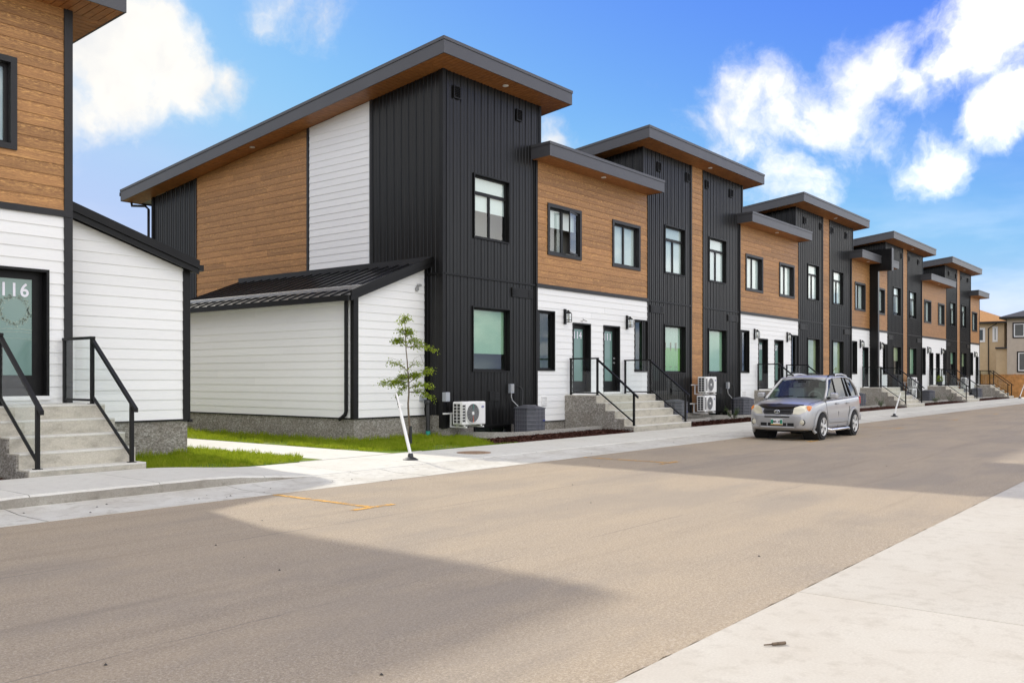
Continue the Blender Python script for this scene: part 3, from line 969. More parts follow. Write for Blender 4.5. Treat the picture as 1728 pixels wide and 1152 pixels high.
def bay(root, C, lo, hi, dz=0.0, n=0, joined=False, sides=(-1, 1), numbers=None, open_left=False, wreath=False):
    s0, s1 = C + lo, C + hi
    up = []; dn = []
    for sg in sides:
        e = lambda a, b: (C + min(sg * a, sg * b), C + max(sg * a, sg * b))
        w = e(.90, 2.68); up.append((w[0], w[1], 5.26 + dz, 6.80 + dz))
        v = e(2.31, BH); d = e(.37, 1.37)
        dn.append((v[0], v[1], 1.82 + dz, 3.60 + dz, 'w')); dn.append((d[0], d[1], 1.13 + dz, 3.315 + dz, 'd'))
    b = 0.03
    siding(root, 'wood_plank', 'wood_siding', FP, s0 + .02, s1 - .02, Z_BAND + .06 + dz, 8.02 + dz, up, b, joined, seed=n + 10)
    siding(root, 'white_plank', 'white_siding', FP, s0 + .02, s1 - .02, .33 + dz, Z_BAND - .05 + dz, [h[:4] for h in dn], b, joined, seed=n + 30)
    trim(root, 'band', 'charcoal_trim', FP, s0, s1, Z_BAND - .052 + dz, Z_BAND + .058 + dz, b - .02, b + .05)
    for s in ((s0, s1) if len(sides) == 2 else ((s0,) if sides == (-1,) else (s1,))):
        trim(root, 'corner_trim', 'black_trim', FP, s - .045, s + .045, .30 + dz, 8.0 + dz, -.05, b + .033)
    trim(root, 'foundation_wall', 'parging', FP, s0, s1, -.05, .325 + dz, -.10, .022)
    trim(root, 'drip_edge', 'black_trim', FP, s0 + .05, s1 - .05, .318 + dz, .34 + dz, .01, b + .035)
    for i, h in enumerate(up):
        lay = 'casement' if open_left and i == 0 else 'slider'
        wo = window(root, FP, *h, lay, True, blind=(0.42 if (open_left and i == 0) else (1.0 if (n + i) % 3 else .9), 'blind_white'), base=b)
        if lay == 'casement':
            a0, a1 = (h[0] + h[1]) / 2 + .02, h[1] - .115; z0, z1 = h[2] + .12, h[3] - .12
            an = R(14); ww = a1 - a0
            def cp(s, z, o): # swung about its right edge
                u = a1 - s
                return (a1 - u * math.cos(an) - o * math.sin(an) * 1.0, YF - b + .03 - u * math.sin(an) - o * math.cos(an), z)
            m = MB(); ring(m, cp, a0, a1, z0, z1, .05, -.02, .025); sh = m.build('sash', 'charcoal_trim', wo)
            pbox(MB(), cp, a0 + .045, a1 - .045, z0 + .045, z1 - .045, -.004, .004).build('pane', 'window_glass_clear', wo)
            trim(wo, 'sill', 'white_plastic', FP, a0 + .06, a1 - .2, z0 - .03, z0 - .005, b - .1, b + .02)
    for i, h in enumerate(dn):
        if h[4] == 'w':
            sh = None
            if not joined:
                sh = (0.55, 'sheer_curtain') if n == 1 else ((0.25, 'sheer_curtain') if i == 2 else None)
            window(root, FP, *h[:4], 'fixed', False, gl='window_glass', base=b, rec=.06, depth=.7, blind=sh, room='room_green' if n == 0 else 'room')
        else:
            sg = -1 if (h[0] + h[1]) / 2 < C else 1
            door(root, FP, *h[:4], number=numbers[0 if sg < 0 else 1] if numbers else None, handle=(1 if sg > 0 else -1) if n != -1 else -1, base=b, wreath=wreath)


flat('room_green', (0.30, 0.36, 0.28), 0.9)


def canopy(root, C, x0, x1, dz=0.0, lights=True, boards=False, y_end=19.0):
    return roof(root, x0, x1, 15.27, y_end, 7.965 + dz, 0.04, .41, x0 + .35, x1 - .35, YF - .03, lights=[((x0 + x1) / 2, 15.60)] if lights else (), boards=boards)


def tower_half(root, s0, s1, T, sg, dz=0.0, joined=False, blind_lo=(1.0, 'blind_green'), blind_up=(.55, 'blind_white'), gl_lo='window_glass', well=True):
    """metal-clad tower front from s0 to s1; T is the party wall line, sg the side"""
    e = lambda a, b: (T + min(sg * a, sg * b), T + max(sg * a, sg * b))
    wu = e(.98, 2.52); wl_ = e(.93, 2.55)
    up = (*wu, 5.36 + dz, 7.11 + dz); lo = (*wl_, 1.77 + dz, 3.54 + dz)
    bw = (wu[0] + .02, wu[1] + .05, -.04 + dz, .33 + dz)
    metal(root, FP, s0, s1, Z_BAND + .02 + dz, 9.60 + dz, [up], 0.0, joined=joined)
    metal(root, FP, s0, s1, .30 + dz, Z_BAND - .02 + dz, [lo], 0.0, joined=joined)
    trim(root, 'flashing', 'black_trim', FP, s0, s1, Z_BAND - .025 + dz, Z_BAND + .025 + dz, -.02, .045)
    if well:
        trim(root, 'foundation_wall', 'parging', FP, s0, bw[0] + .01, -.05, .31 + dz, -.12, .004); trim(root, 'foundation_wall', 'parging', FP, bw[1] - .01, s1, -.05, .31 + dz, -.12, .004)
    else:
        trim(root, 'foundation_wall', 'parging', FP, s0, s1, -.05, .31 + dz, -.12, .004)
    window(root, FP, *up, 'transom', False, blind=blind_up, base=.012, rec=.07)
    window(root, FP, *lo, 'fixed', False, blind=blind_lo, base=.012, gl=gl_lo, rec=.10)
    if well:
        window(root, FP, *bw, 'slider', False, base=.012, rec=.03, gl='window_glass')
    for a in (.30 if T < 20 else .78, 2.95):
        louvre(root, FP, T + sg * a, 9.08 + dz, .27, .33, .02, 'black_trim', 'vent', 6)
    a, c = e(2.62, 3.58)
    m = MB(); pbox(m, FP, a, c, 3.90 + dz, 4.16 + dz, .0, .05); bo = m.build('vent_box', 'black_trim', root)
    louvre_s = MB()
    for (u, w) in ((a + .03, a + .25), (c - .22, c - .03)):
        for k in range(5):
            z = 3.935 + dz + k * .042
            pbox(louvre_s, FP, u, w, z, z + .018, .05, .062)
    louvre_s.build('slats', 'black_trim', bo)
    if well:
        m = MB(); pbox(m, FP, *e(1.62, 2.05), .98 + dz, 1.24 + dz, .0, .05); bo = m.build('vent_box', 'black_trim', root)
        sl = MB()
        for k in range(5):
            z = 1.0 + dz + k * .045; pbox(sl, FP, e(1.85, 2.03)[0], e(1.85, 2.03)[1], z, z + .02, .05, .064)
        sl.build('slats', 'charcoal_trim', bo)


SLOPE = 0.1156


def tower_roof(root, x0, x1, w0, w1, dz=0.0, boards=False, lights=()):
    return roof(root, x0, x1, 15.27, 30.84, 9.655 + dz, SLOPE, .415, w0, w1, YF, boards=boards, lights=lights, side_boards=boards)


ztop = lambda y: 9.655 - SLOPE * (y - 15.27)

# ---- the long row, near block
row = thing('townhouse_row', (35, 22, 0), 'long row of black metal and timber townhouses with low white lean-to at its end', 'townhouse')
XL = 17.18
core = MB().box(XL + .35, 52.1, YF + .75, 29.6, -.05, 7.75); core.box(XL + .35, 21.1, YF + .75, 29.6, 7.7, 7.95)
core.build('wall', 'charcoal_trim', row)
for k in range(2):
    T = C0 + PER * k + 6.97
for (a, b) in ((XL + .3, 21.0), (27.5, 34.9), (41.4, 48.9)):
    q = lambda x: [(x, YF + .75, 7.6), (x, 29.6, 7.6), (x, 29.6, ztop(29.6) - .02), (x, YF + .75, ztop(YF + .75) - .02)]
    MB().prism(q(a), q(b)).build('wall', 'charcoal_trim', row)

# end tower
T1 = C0 - 6.97
tower_half(row, XL + .04, 21.37, T1, 1, blind_lo=(.74, 'blind_green'), blind_up=(.56, 'blind_white'))
tower_roof(row, 16.50, 22.05, XL, 21.37, boards=True, lights=[(19.35, 15.62)])
trim(row, 'corner_trim', 'black_trim', FP, XL - .03, XL + .085, .30, 9.58, -.02, .035)
trim(row, 'corner_trim', 'black_trim', FP, 21.30, 21.39, 8.0, 9.58, -.02, .035)
# side wall towards the gap
SP = PL('L', XL)
tp = lambda y: ztop(y) - .002
metal(row, SP, YF + .02, 18.61, Z_BAND, tp)
metal(row, SP, YF + .02, 16.60, .64, Z_BAND - .02)
trim(row, 'flashing', 'black_trim', SP, YF - .03, 16.52, Z_BAND - .025, Z_BAND + .025, -.02, .05)
trim(row, 'corner_trim', 'black_trim', SP, YF - .034, YF + .10, .32, 9.56, -.02, .036)
siding(row, 'white_plank', 'white_siding', SP, 18.66, 21.28, Z_BAND + .05, tp, seed=51)
siding(row, 'wood_plank', 'wood_siding', SP, 21.40, 27.14, Z_BAND - .34, tp, seed=52)
metal(row, SP, 27.2, 29.89, .64, tp)
for y in (18.63, 21.34, 27.17):
    q = lambda x: [(x, y - .045, 4.2), (x, y + .045, 4.2), (x, y + .045, ztop(y + .045)), (x, y - .045, ztop(y - .045))]
    MB().prism(q(XL - .034), q(XL + .02)).build('corner_trim', 'charcoal_trim', row)
trim(row, 'corner_trim', 'black_trim', SP, 29.80, 29.93, .3, ztop(29.9), -.1, .034)
trim(row, 'foundation_wall', 'parging', SP, YF, 29.9, -.05, .64, -.15, .004)
m = MB()
MB().lathe([(.075, .012), (.085, .0), (.08, -.012), (.06, -.014)], (16.84, 23.6, ztop(23.6)), 'z', 20).build('soffit_light', 'white_plastic', row, smooth=True)
# rear gutter and downspout
zb = ztop(30.84)
MB().box(16.52, 22.0, 30.85, 30.96, zb + .20, zb + .33).build('gutter', 'charcoal_trim', row)
m = MB().tube([(16.9, 30.82, zb + .0), (16.9, 30.80, zb - .10), (17.02, 30.1, zb - .18), (17.06, 29.96, zb - .30), (17.06, 29.96, .5)], .045, 8)
m.build('downspout', 'black_trim', row, smooth=True)

# lean-to of the row
AX0, AY0, AY1 = 14.67, 16.52, 24.5
ASL = 0.385
az = lambda x: 4.50 - ASL * (XL - x)      # underside of its roof
AF = PL('F', AY0); AL = PL('L', AX0)
siding(row, 'white_plank', 'white_siding', AF, AX0 + .12, XL - .09, .645, lambda x: az(x), seed=61)
siding(row, 'white_plank', 'white_siding', AL, AY0 + .10, AY1, .645, az(AX0) - .0, seed=62)
MB().box(AX0 + .06, XL, AY0 + .06, AY1 - .02, -.05, 3.4).build('wall', 'charcoal_trim', row)
trim(row, 'corner_trim', 'black_trim', AF, AX0 - .035, AX0 + .115, .62, az(AX0) + .03, -.03, .035)
trim(row, 'corner_trim', 'black_trim', AL, AY0 + .0, AY0 + .09, .62, az(AX0) + .02, -.02, .034)
trim(row, 'corner_trim', 'black_trim', AF, XL - .10, XL + .0, .62, az(XL) - .02, -.02, .04)
trim(row, 'drip_edge', 'black_trim', AF, AX0 + .0, XL, .612, .642, -.01, .03)
trim(row, 'drip_edge', 'black_trim', AL, AY0, AY1, .612, .642, -.01, .03)
trim(row, 'foundation_wall', 'parging', AF, AX0, XL + .05, -.05, .612, -.2, .0)
trim(row, 'foundation_wall', 'parging', AL, AY0 + .2, AY1, -.05, .612, -.2, .0)
# its standing-seam roof
ex, ey0, ey1 = AX0 - .24, AY0 - .20, AY1 + .2
tz = lambda x: az(x) + .12
n = round((ey1 - ey0) / .405); w = (ey1 - ey0) / n
ar = MB().prism([(ex + .02, ey0 + .02, az(ex) + .03), (XL - .02, ey0 + .02, az(XL) + .03), (XL - .02, ey0 + .02, tz(XL) - .01), (ex + .02, ey0 + .02, tz(ex) - .01)],
                [(ex + .02, ey1 - .02, az(ex) + .03), (XL - .02, ey1 - .02, az(XL) + .03), (XL - .02, ey1 - .02, tz(XL) - .01), (ex + .02, ey1 - .02, tz(ex) - .01)]).build('lean_to_roof', 'roof_black', row)
for k in range(n):
    ya = ey0 + k * w
    m = MB()
    for (u, v, h) in ((ya + .002, ya + w - .022, .012), (ya + w - .022, ya + w, .05)):
        m.prism([(ex, u, tz(ex)), (XL - .04, u, tz(XL - .04)), (XL - .04, u, tz(XL - .04) + h), (ex, u, tz(ex) + h)],
                [(ex, v, tz(ex)), (XL - .04, v, tz(XL - .04)), (XL - .04, v, tz(XL - .04) + h), (ex, v, tz(ex) + h)])
    m.build('roof_panel', 'roof_black', ar)
xs = ex + .42
MB().prism([(xs, ey0 + .2, tz(xs) + .052), (xs + .08, ey0 + .2, tz(xs) + .085), (xs + .08, ey0 + .2, tz(xs) + .15), (xs, ey0 + .2, tz(xs) + .13)],
           [(xs, ey1 - .1, tz(xs) + .052), (xs + .08, ey1 - .1, tz(xs) + .085), (xs + .08, ey1 - .1, tz(xs) + .15), (xs, ey1 - .1, tz(xs) + .13)]).build('snow_guard', 'galvanised', ar)
for (e, o0, o1) in ((.0, -.10, .02), (.03, .022, .16)):
    q = lambda y: [(ex - .02, y, az(ex - .02) + o0 + .10), (XL - .01, y, az(XL) + o0 + .10), (XL - .01, y, az(XL) + o1 + .10), (ex - .02, y, az(ex - .02) + o1 + .10)]
    MB().prism(q(ey0 - e), q(ey0 + .03)).build('rake_board', 'black_trim', ar)
MB().box(XL - .075, XL - .035, ey0, ey1, tz(XL) - .02, tz(XL) + .14).build('flashing', 'charcoal_trim', ar)
MB().box(ex - .10, ex - .005, ey0 + .03, ey1, az(ex) - .0, az(ex) + .13).build('gutter', 'black_trim', ar)
m = MB().tube([(AX0 - .07, AY0 + .20, az(ex) + .09), (AX0 - .07, AY0 + .20, .80), (AX0 - .085, AY0 + .22, .72), (AX0 - .13, AY0 + .30, .64), (AX0 - .15, AY0 + .36, .61)], .048, 10)
m.build('downspout', 'black_trim', row, smooth=True)
# small fittings on the lean-to front
m = MB().lathe([(.055, 0), (.06, -.02), (.05, -.05)], (16.78, AY0 - .02, 3.90), 'y', 16); m.box(16.79, 16.90, AY0 - .09, AY0 - .03, 3.98, 4.03)
m.build('flood_light', 'galvanised', row)
m = MB().box(16.90, 17.0, AY0 - .06, AY0 - .01, 1.02, 1.15).box(17.0, 17.06, AY0 - .12, AY0 - .03, 1.04, 1.10); m.build('outlet_box', 'box_grey', row)
m = MB().tube([(17.06, 16.28, 1.0), (17.0, 16.28, 1.0), (16.98, 16.28, .94), (16.98, 16.28, .2)], .055, 10); m.lathe([(.07, .93), (.075, .95), (.075, 1.0), (.06, 1.03)], (16.98, 16.28, 0), 'z', 12)
m.build('vent_pipe', 'black_plastic', row, smooth=True)
MB().lathe([(.062, .08), (.062, .24)], (16.98, 16.28, 0), 'z', 12).build('pipe_collar', 'teal', row, smooth=True)

# bays and towers along the street
BL = {0: ((.99, 'lace'), (.98, 'blind_green')), 1: ((1.0, 'blind_cream'), (1.0, 'blind_cream'))}
for n in range(2):
    C = C0 + PER * n
    bay(row, C, -BH, BH, n=n, numbers=NUMS[n], open_left=(n == 0))
    canopy(row, C, C - 3.42, C + 3.24, boards=(n == 0))
    T = C + 6.97
    for sg in (-1, 1):
        a, b = sorted((T + sg * .5, T + sg * 4.07))
        tower_half(row, a, b, T, sg, blind_lo=BL[n][0 if sg < 0 else 1], blind_up=(1.0, 'blind_white') if (n + sg) % 2 else (.97, 'blind_white'))
        trim(row, 'corner_trim', 'black_trim', FP, T + sg * .5 - .05, T + sg * .5 + .05, .3, 9.58, -.02, .04)
        trim(row, 'corner_trim', 'black_trim', FP, T + sg * 4.03 - .045, T + sg * 4.03 + .045, 7.95, 9.58, -.02, .036)
    siding(row, 'wood_plank', 'wood_siding', FP, T - .46, T + .46, .33, 9.58, seed=70 + n, base=.0)
    trim(row, 'foundation_wall', 'parging', FP, T - .5, T + .5, -.05, .33, -.12, .006)
    sp = PL('L', T - 4.07)
    metal(row, sp, YF + .02, 24.0, 7.7, tp, joined=True)
    tower_roof(row, T - 4.75, T + 4.75, T - 4.07, T + 4.07, lights=[(T + .45, 15.62)])
C = C0 + PER * 2
bay(row, C, -BH, -.10, n=2, sides=(-1,), joined=True)
roof(row, C - 3.42, C - .13, 15.27, 19.0, 7.965, 0.04, .41, C - 3.1, C - .2, YF - .03, lights=[(C - 1.4, 15.6)])
# party-wall fin between the two blocks
m = MB().box(C - .125, C + .125, 14.75, 29, 7.55, 8.75)
m.box(C - .125, C + .125, 15.45, 16.3, .32, 7.549); m.build('fire_wall', 'black_metal', row)
MB().box(C - .14, C + .14, 14.70, 14.75, 7.53, 8.78).build('fire_wall_cap', 'fascia_grey', row)

# ---- far block
far = thing('townhouse_row', (66, 22, 0), 'far block of black metal and timber townhouses beyond the projecting black party wall', 'townhouse')
MB().box(52.5, 80.0, YF + .75, 29.6, -.05, 7.75).build('wall', 'charcoal_trim', far)
bay(far, C, .10, BH, n=3, sides=(1,), joined=True)
roof(far, C + .13, C + 3.24, 15.27, 19.0, 7.965, 0.04, .41, C + .2, C + 3.0, YF - .03)
for n in (2, 3):
    C = C0 + PER * n
    if n == 3:
        bay(far, C, -BH, BH, n=4, joined=True); canopy(far, C, C - 3.42, C + 3.24)
    T = C + 6.97
    q = lambda x: [(x, YF + .75, 7.6), (x, 29.6, 7.6), (x, 29.6, ztop(29.6) - .02), (x, YF + .75, ztop(YF + .75) - .02)]
    MB().prism(q(T - 3.7), q(T + 3.7)).build('wall', 'charcoal_trim', far)
    for sg in (-1, 1):
        a, b = sorted((T + sg * .5, T + sg * 4.07))
        tower_half(far, a, b, T, sg, joined=True, blind_lo=((.5, 'blind_cream'), (.98, 'blind_green'), (.5, 'blind_green'), (.6, 'blind_cream'))[(n * 2 + (sg > 0)) % 4], blind_up=(.9, 'blind_white'), well=False)
        trim(far, 'corner_trim', 'black_trim', FP, T + sg * .5 - .05, T + sg * .5 + .05, .3, 9.58, -.02, .04)
        trim(far, 'corner_trim', 'black_trim', FP, T + sg * 4.03 - .045, T + sg * 4.03 + .045, 7.95, 9.58, -.02, .036)
    siding(far, 'wood_plank', 'wood_siding', FP, T - .46, T + .46, .33, 9.58, joined=True)
    trim(far, 'foundation_wall', 'parging', FP, T - .5, T + .5, -.05, .33, -.12, .006)
    metal(far, PL('L', T - 4.07), YF + .02, 24.0, 7.7, tp, joined=True)
    tower_roof(far, T - 4.75, T + 4.75, T - 4.07, T + 4.07, lights=[(T + .45, 15.62)])
C = C0 + PER * 4
bay(far, C, -BH, 0.0, n=5, sides=(-1,), joined=True)
roof(far, C - 3.42, C + .45, 15.27, 29.9, 7.965, 0.04, .41, C - 3.1, C, YF - .03)
trim(far, 'corner_trim', 'charcoal_trim', FP, C - .05, C + .05, .3, 8.0, -.05, .06)

# ---- the house at the left
CL, DZ = 7.60, .14
lft = thing('townhouse', (3, 20, 0), 'timber and white end townhouse numbered 116 with white lean-to on its side', 'townhouse')
MB().box(-9.0, CL - .1, YF + .75, 29.6, -.05, 7.85).build('wall', 'charcoal_trim', lft)
bay(lft, CL, -BH, 0.0, dz=DZ, n=-1, sides=(-1,), numbers=('116', '116'), wreath=True)
trim(lft, 'corner_trim', 'charcoal_trim', FP, CL - .115, CL + .03, .44, 8.12, -.06, .065)
trim(lft, 'corner_trim', 'charcoal_trim', PL('R', CL), YF - .06, YF + .09, .44, 8.12, -.02, .03)
siding(lft, 'white_plank', 'white_siding', PL('R', CL), YF + .09, 21.3, 4.4, 7.9, joined=True)
siding(lft, 'wood_plank', 'wood_siding', PL('R', CL), 21.3, 29.6, .8, 7.4, joined=True)
roof(lft, CL - 3.4, CL + .68, 15.27, 30.5, 7.965 + DZ - .07, 0.05, .42, CL - 3.1, CL, YF - .03, boards=True)
TL = CL - 6.97
metal(lft, FP, TL - 3.7, TL + 4.07, .4, 9.7, joined=True)
tower_roof(lft, TL - 4.75, TL + 4.75, TL - 4.07, TL + 4.07, dz=DZ)
q = lambda x: [(x, YF + .4, 7.6), (x, 29.6, 7.6), (x, 29.6, ztop(29.6) - .02), (x, YF + .4, ztop(YF + .4) - .02)]
MB().prism(q(TL - 3.9), q(TL + 3.9)).build('wall', 'charcoal_trim', lft)
# its lean-to
LX1 = 10.26
lz = lambda x: 4.50 + DZ - .31 * (x - CL)
LF = PL('F', AY0); LR = PL('R', LX1)
siding(lft, 'white_plank', 'white_siding', LF, CL + .03, LX1 - .12, .645 + DZ, lambda x: lz(x) - .06, seed=81)
siding(lft, 'white_plank', 'white_siding', LR, AY0 + .1, 24.5, .645 + DZ, lz(LX1), joined=True)
MB().box(CL, LX1 - .06, AY0 + .06, 24.4, -.05, 3.55).build('wall', 'charcoal_trim', lft)
trim(lft, 'corner_trim', 'black_trim', LF, LX1 - .125, LX1 + .03, .74, lz(LX1) + .02, -.03, .035)
trim(lft, 'corner_trim', 'black_trim', LR, AY0 + .0, AY0 + .1, .74, lz(LX1) + .02, -.02, .028)
trim(lft, 'drip_edge', 'black_trim', LF, CL - .2, LX1, .752, .784, -.01, .03)
trim(lft, 'drip_edge', 'black_trim', LR, AY0, 24.5, .752, .784, -.01, .03)
trim(lft, 'foundation_wall', 'parging', LF, CL - .3, LX1 - .02, -.05, .75, -.2, .0)
trim(lft, 'foundation_wall', 'parging', LR, AY0 + .2, 24.4, -.05, .75, -.2, -.02)
MB().box(LX1 - .01, LX1 + .07, AY0 - .05, AY0 + .02, .72, .775).build('drip_end', 'black_trim', lft)
lx = LX1 + .10
q = lambda y: [(CL - .02, y, lz(CL) + .03), (lx, y, lz(lx) + .03), (lx, y, lz(lx) + .13), (CL - .02, y, lz(CL) + .13)]
lr = MB().prism(q(ey0 + .03), q(24.7)).build('lean_to_roof', 'roof_black', lft)
for (e, o0, o1) in ((.0, -.085, .025), (.03, .027, .19)):
    q = lambda y: [(CL + .035, y, lz(CL) + o0), (lx + .02, y, lz(lx + .02) + o0), (lx + .02, y, lz(lx + .02) + o1), (CL + .035, y, lz(CL) + o1)]
    MB().prism(q(ey0 - e), q(ey0 + .03)).build('rake_board', 'black_trim', lr)
MB().box(lx + .01, lx + .13, ey0 + .0, 24.6, lz(lx) - .02, lz(lx) + .10).build('gutter', 'black_trim', lr)
# ------------------------------------------------------------------ entry steps and glass railings
def steps(x0, x1, F, z_g, label, rough_sides=('l', 'r')):
    t = thing('entry_steps', ((x0 + x1) / 2, 14.7, z_g), label, 'steps', 'concrete entry steps')
    rise = (F - z_g - 0.0) / 5; ys = [14.78, 14.455, 14.13, 13.805, 13.48]
    MB().box(x0, x1, 14.78, YF - .04, z_g - .1, F).build('landing', 'concrete_steps', t, bevel=.012)
    for k in range(1, 5):
        top = F - rise * k
        MB().box(x0, x1, ys[k], ys[k - 1] - .001, z_g - .1, top).build('step', 'concrete_steps', t, bevel=.012)
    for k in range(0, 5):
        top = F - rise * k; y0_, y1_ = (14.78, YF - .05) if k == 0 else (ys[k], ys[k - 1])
        MB().box(x0 + .006, x1 - .006, y0_ - .006, y1_ - .002, top - .028, top + .003).build('tread', 'concrete_walk', t, bevel=.008)  # paler caps: cleaner tops, with the skylight on them put into the colour
    for sd in rough_sides:
        xa, xb = (x0 - .035, x0 + .004) if sd == 'l' else (x1 - .004, x1 + .035)
        pr = [(YF - .05, z_g - .1)]
        yy = [YF - .05, 14.78, 14.455, 14.13, 13.805, 13.49]
        rn = random.Random(int(x0 * 10))
        pts = []
        for k in range(5):
            top = F - rise * k - .022
            pts += [(yy[k] - (0 if k == 0 else .01), top), (yy[k + 1] + .012, top - rn.uniform(0, .012))]
        # the cheek: a stepped, roughly floated face
        poly = [(YF - .05, z_g - .1)] + pts + [(yy[5] + .012, z_g - .1)]
        m = MB()
        for k in range(5):
            top = F - rise * k - .022
            m.box(xa, xb, yy[k + 1] + .012 + rn.uniform(-.01, .01), yy[k] + .012, z_g - .1, top)
        m.build('cheek_wall', 'parging', t)
    return t


def railing(x, F, z_g, label, back=True):
    rise = (F - z_g) / 5
    t = thing('glass_railing', (x, 14.7, F), label, 'railing', 'black railings with glass panels')
    zl = F - rise * 4
    yw, yl, yb = 15.82, 14.86, 13.60
    r = .027
    def post(y, z0, z1): MB().box(x - r, x + r, y - r, y + r, z0, z1).build('post', 'black_trim', t)
    def plate(y, z): MB().box(x - .055, x + .055, y - .055, y + .055, z + .001, z + .013).build('base_plate', 'black_trim', t)
    tz_, bz = F + 1.08, zl + .965
    post(yw, F + .002, tz_); post(yl, F + .013, tz_); post(yb, zl + .013, bz - .02); plate(yl, F); plate(yb, zl)
    MB().box(x - .034, x + .034, yl - .04, yw + .035, tz_ + .001, tz_ + .045).build('rail', 'black_trim', t)
    MB().box(x - .02, x + .02, yl + r, yw - r, F + .05, F + .085).build('rail', 'black_trim', t)
    def slope_bar(z_a, z_b, ya, yb_, h, w):
        m = MB(); P = lambda xx: [(xx, ya, z_a), (xx, yb_, z_b), (xx, yb_, z_b + h), (xx, ya, z_a + h)]
        m.prism(P(x - w), P(x + w)).build('rail', 'black_trim', t)
    s = (tz_ - bz) / (yl - yb)
    slope_bar(tz_ - .06, bz - .06 - s * .14, yl - r, yb - .14, .062, .03)
    slope_bar(F + .10, zl + .10, yl - r, yb + r, .04, .02)
    MB().box(x - .006, x + .006, yl + r, yw - r, F + .085, tz_).build('glass_panel', 'rail_glass', t)
    P = lambda xx: [(xx, yl - r, F + .14), (xx, yb + r, zl + .14), (xx, yb + r, bz - .06 + s * r), (xx, yl - r, tz_ - .06)]
    MB().prism(P(x - .006), P(x + .006)).build('glass_panel', 'rail_glass', t)
    return t


NM = ['shared by the first door pair', 'behind the silver car', 'split by the black party wall', 'with a potted plant', 'last before the timber fence']
for n in range(5):
    C = C0 + PER * n
    hi = 1.75 if n < 4 else 0.05
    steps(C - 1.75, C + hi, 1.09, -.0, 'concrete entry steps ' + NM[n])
    railing(C - 1.58, 1.09, -.0, 'black glass railing on the mulch side of steps ' + NM[n])
    railing(C + hi - .17, 1.09, -.0, 'black glass railing on the far side of steps ' + NM[n])
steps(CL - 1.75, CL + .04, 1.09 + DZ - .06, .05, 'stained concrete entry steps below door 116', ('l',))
railing(CL - 1.58, 1.03 + DZ, .05, 'black glass railing at the door 116 steps beside rough cheek wall')
railing(CL - .14, 1.03 + DZ, .05, 'black glass railing at the door 116 steps beside the lawn')
for o in [c for c in bpy.data.objects if c.name.startswith('glass_railing')]: pass

# ------------------------------------------------------------------ wall lanterns
lt = thing('wall_lantern', (C0 - 1.8, YF - .05, 3.36), 'black wall lantern beside the door under the small white camera', 'lantern', 'wall lanterns by the doors', local=True)
MB().box(-.055, .055, -.035, .0, -.12, .34).build('back_plate', 'black_trim', lt)
m = MB().box(-.02, .02, -.16, -.03, .27, .295); m.lathe([(.10, .20), (.10, .215), (.055, .25), (.02, .27), (.015, .30)], (0, -.14, 0), 'z', 8)
m.build('cap', 'black_trim', lt)
m = MB()
for (a, b) in ((-.07, -.21), (.07, -.21), (-.07, -.07), (.07, -.07)):
    m.box(a - .008, a + .008, b - .008, b + .008, -.06, .20)
for z in (-.06, .0): m.box(-.078, .078, -.218, -.20, z, z + .014).box(-.078, .078, -.08, -.062, z, z + .014).box(-.078, -.062, -.2, -.08, z, z + .014).box(.062, .078, -.2, -.08, z, z + .014)
m.build('cage', 'black_trim', lt)
MB().box(-.058, .058, -.196, -.084, -.045, .195).build('glass_shade', 'rail_glass', lt)
MB().lathe([(.012, -.04), (.028, .02), (.03, .08), (.015, .14)], (0, -.14, 0), 'z', 10).build('bulb', 'bulb', lt, smooth=True)
first = True
DN = ['111', '110', '107', None, None, None, None, None]
i = 0
for n in range(5):
    for sg in (-1, 1):
        if n == 4 and sg > 0 or (n == 0 and sg < 0): continue
        d = ['between the camera-less door and the tower with lace curtain', 'above the bonnet of the silver car', 'above the roof of the silver car', 'by the door left of the black party wall', 'by the door right of the black party wall',
             'by the door nearer the potted plant', 'by the door beyond the potted plant', 'by the last door before the timber fence'][i]; i += 1
        copy_tree(lt, (C0 + PER * n + sg * 1.8, YF - .05, 3.36), 'black wall lantern ' + d)

m = MB().tube([(24.10 - .6, YF - .05, 3.40), (24.10 - .6, YF - .12, 3.42)], .02, 8).tube([(23.44, YF - .13, 3.44), (23.58, YF - .18, 3.385)], .032, 10)
o = m.build('security_camera', 'white_plastic', None, smooth=True); tag(o, 'small white security camera above door 114', 'camera')
# small louvred wall vents near the grade
for n in range(3):
    s = C0 + PER * n - 2.85
    o = louvre(None, PL('F', YF - .035), s, .93, .24, .26, .0, 'white_plastic', 'wall_vent', 4)
    tag(o, 'small white louvred vent low on the white wall ' + ['at the end tower air conditioner', 'left of the silver car', 'just before the black party wall'][n], 'vent')

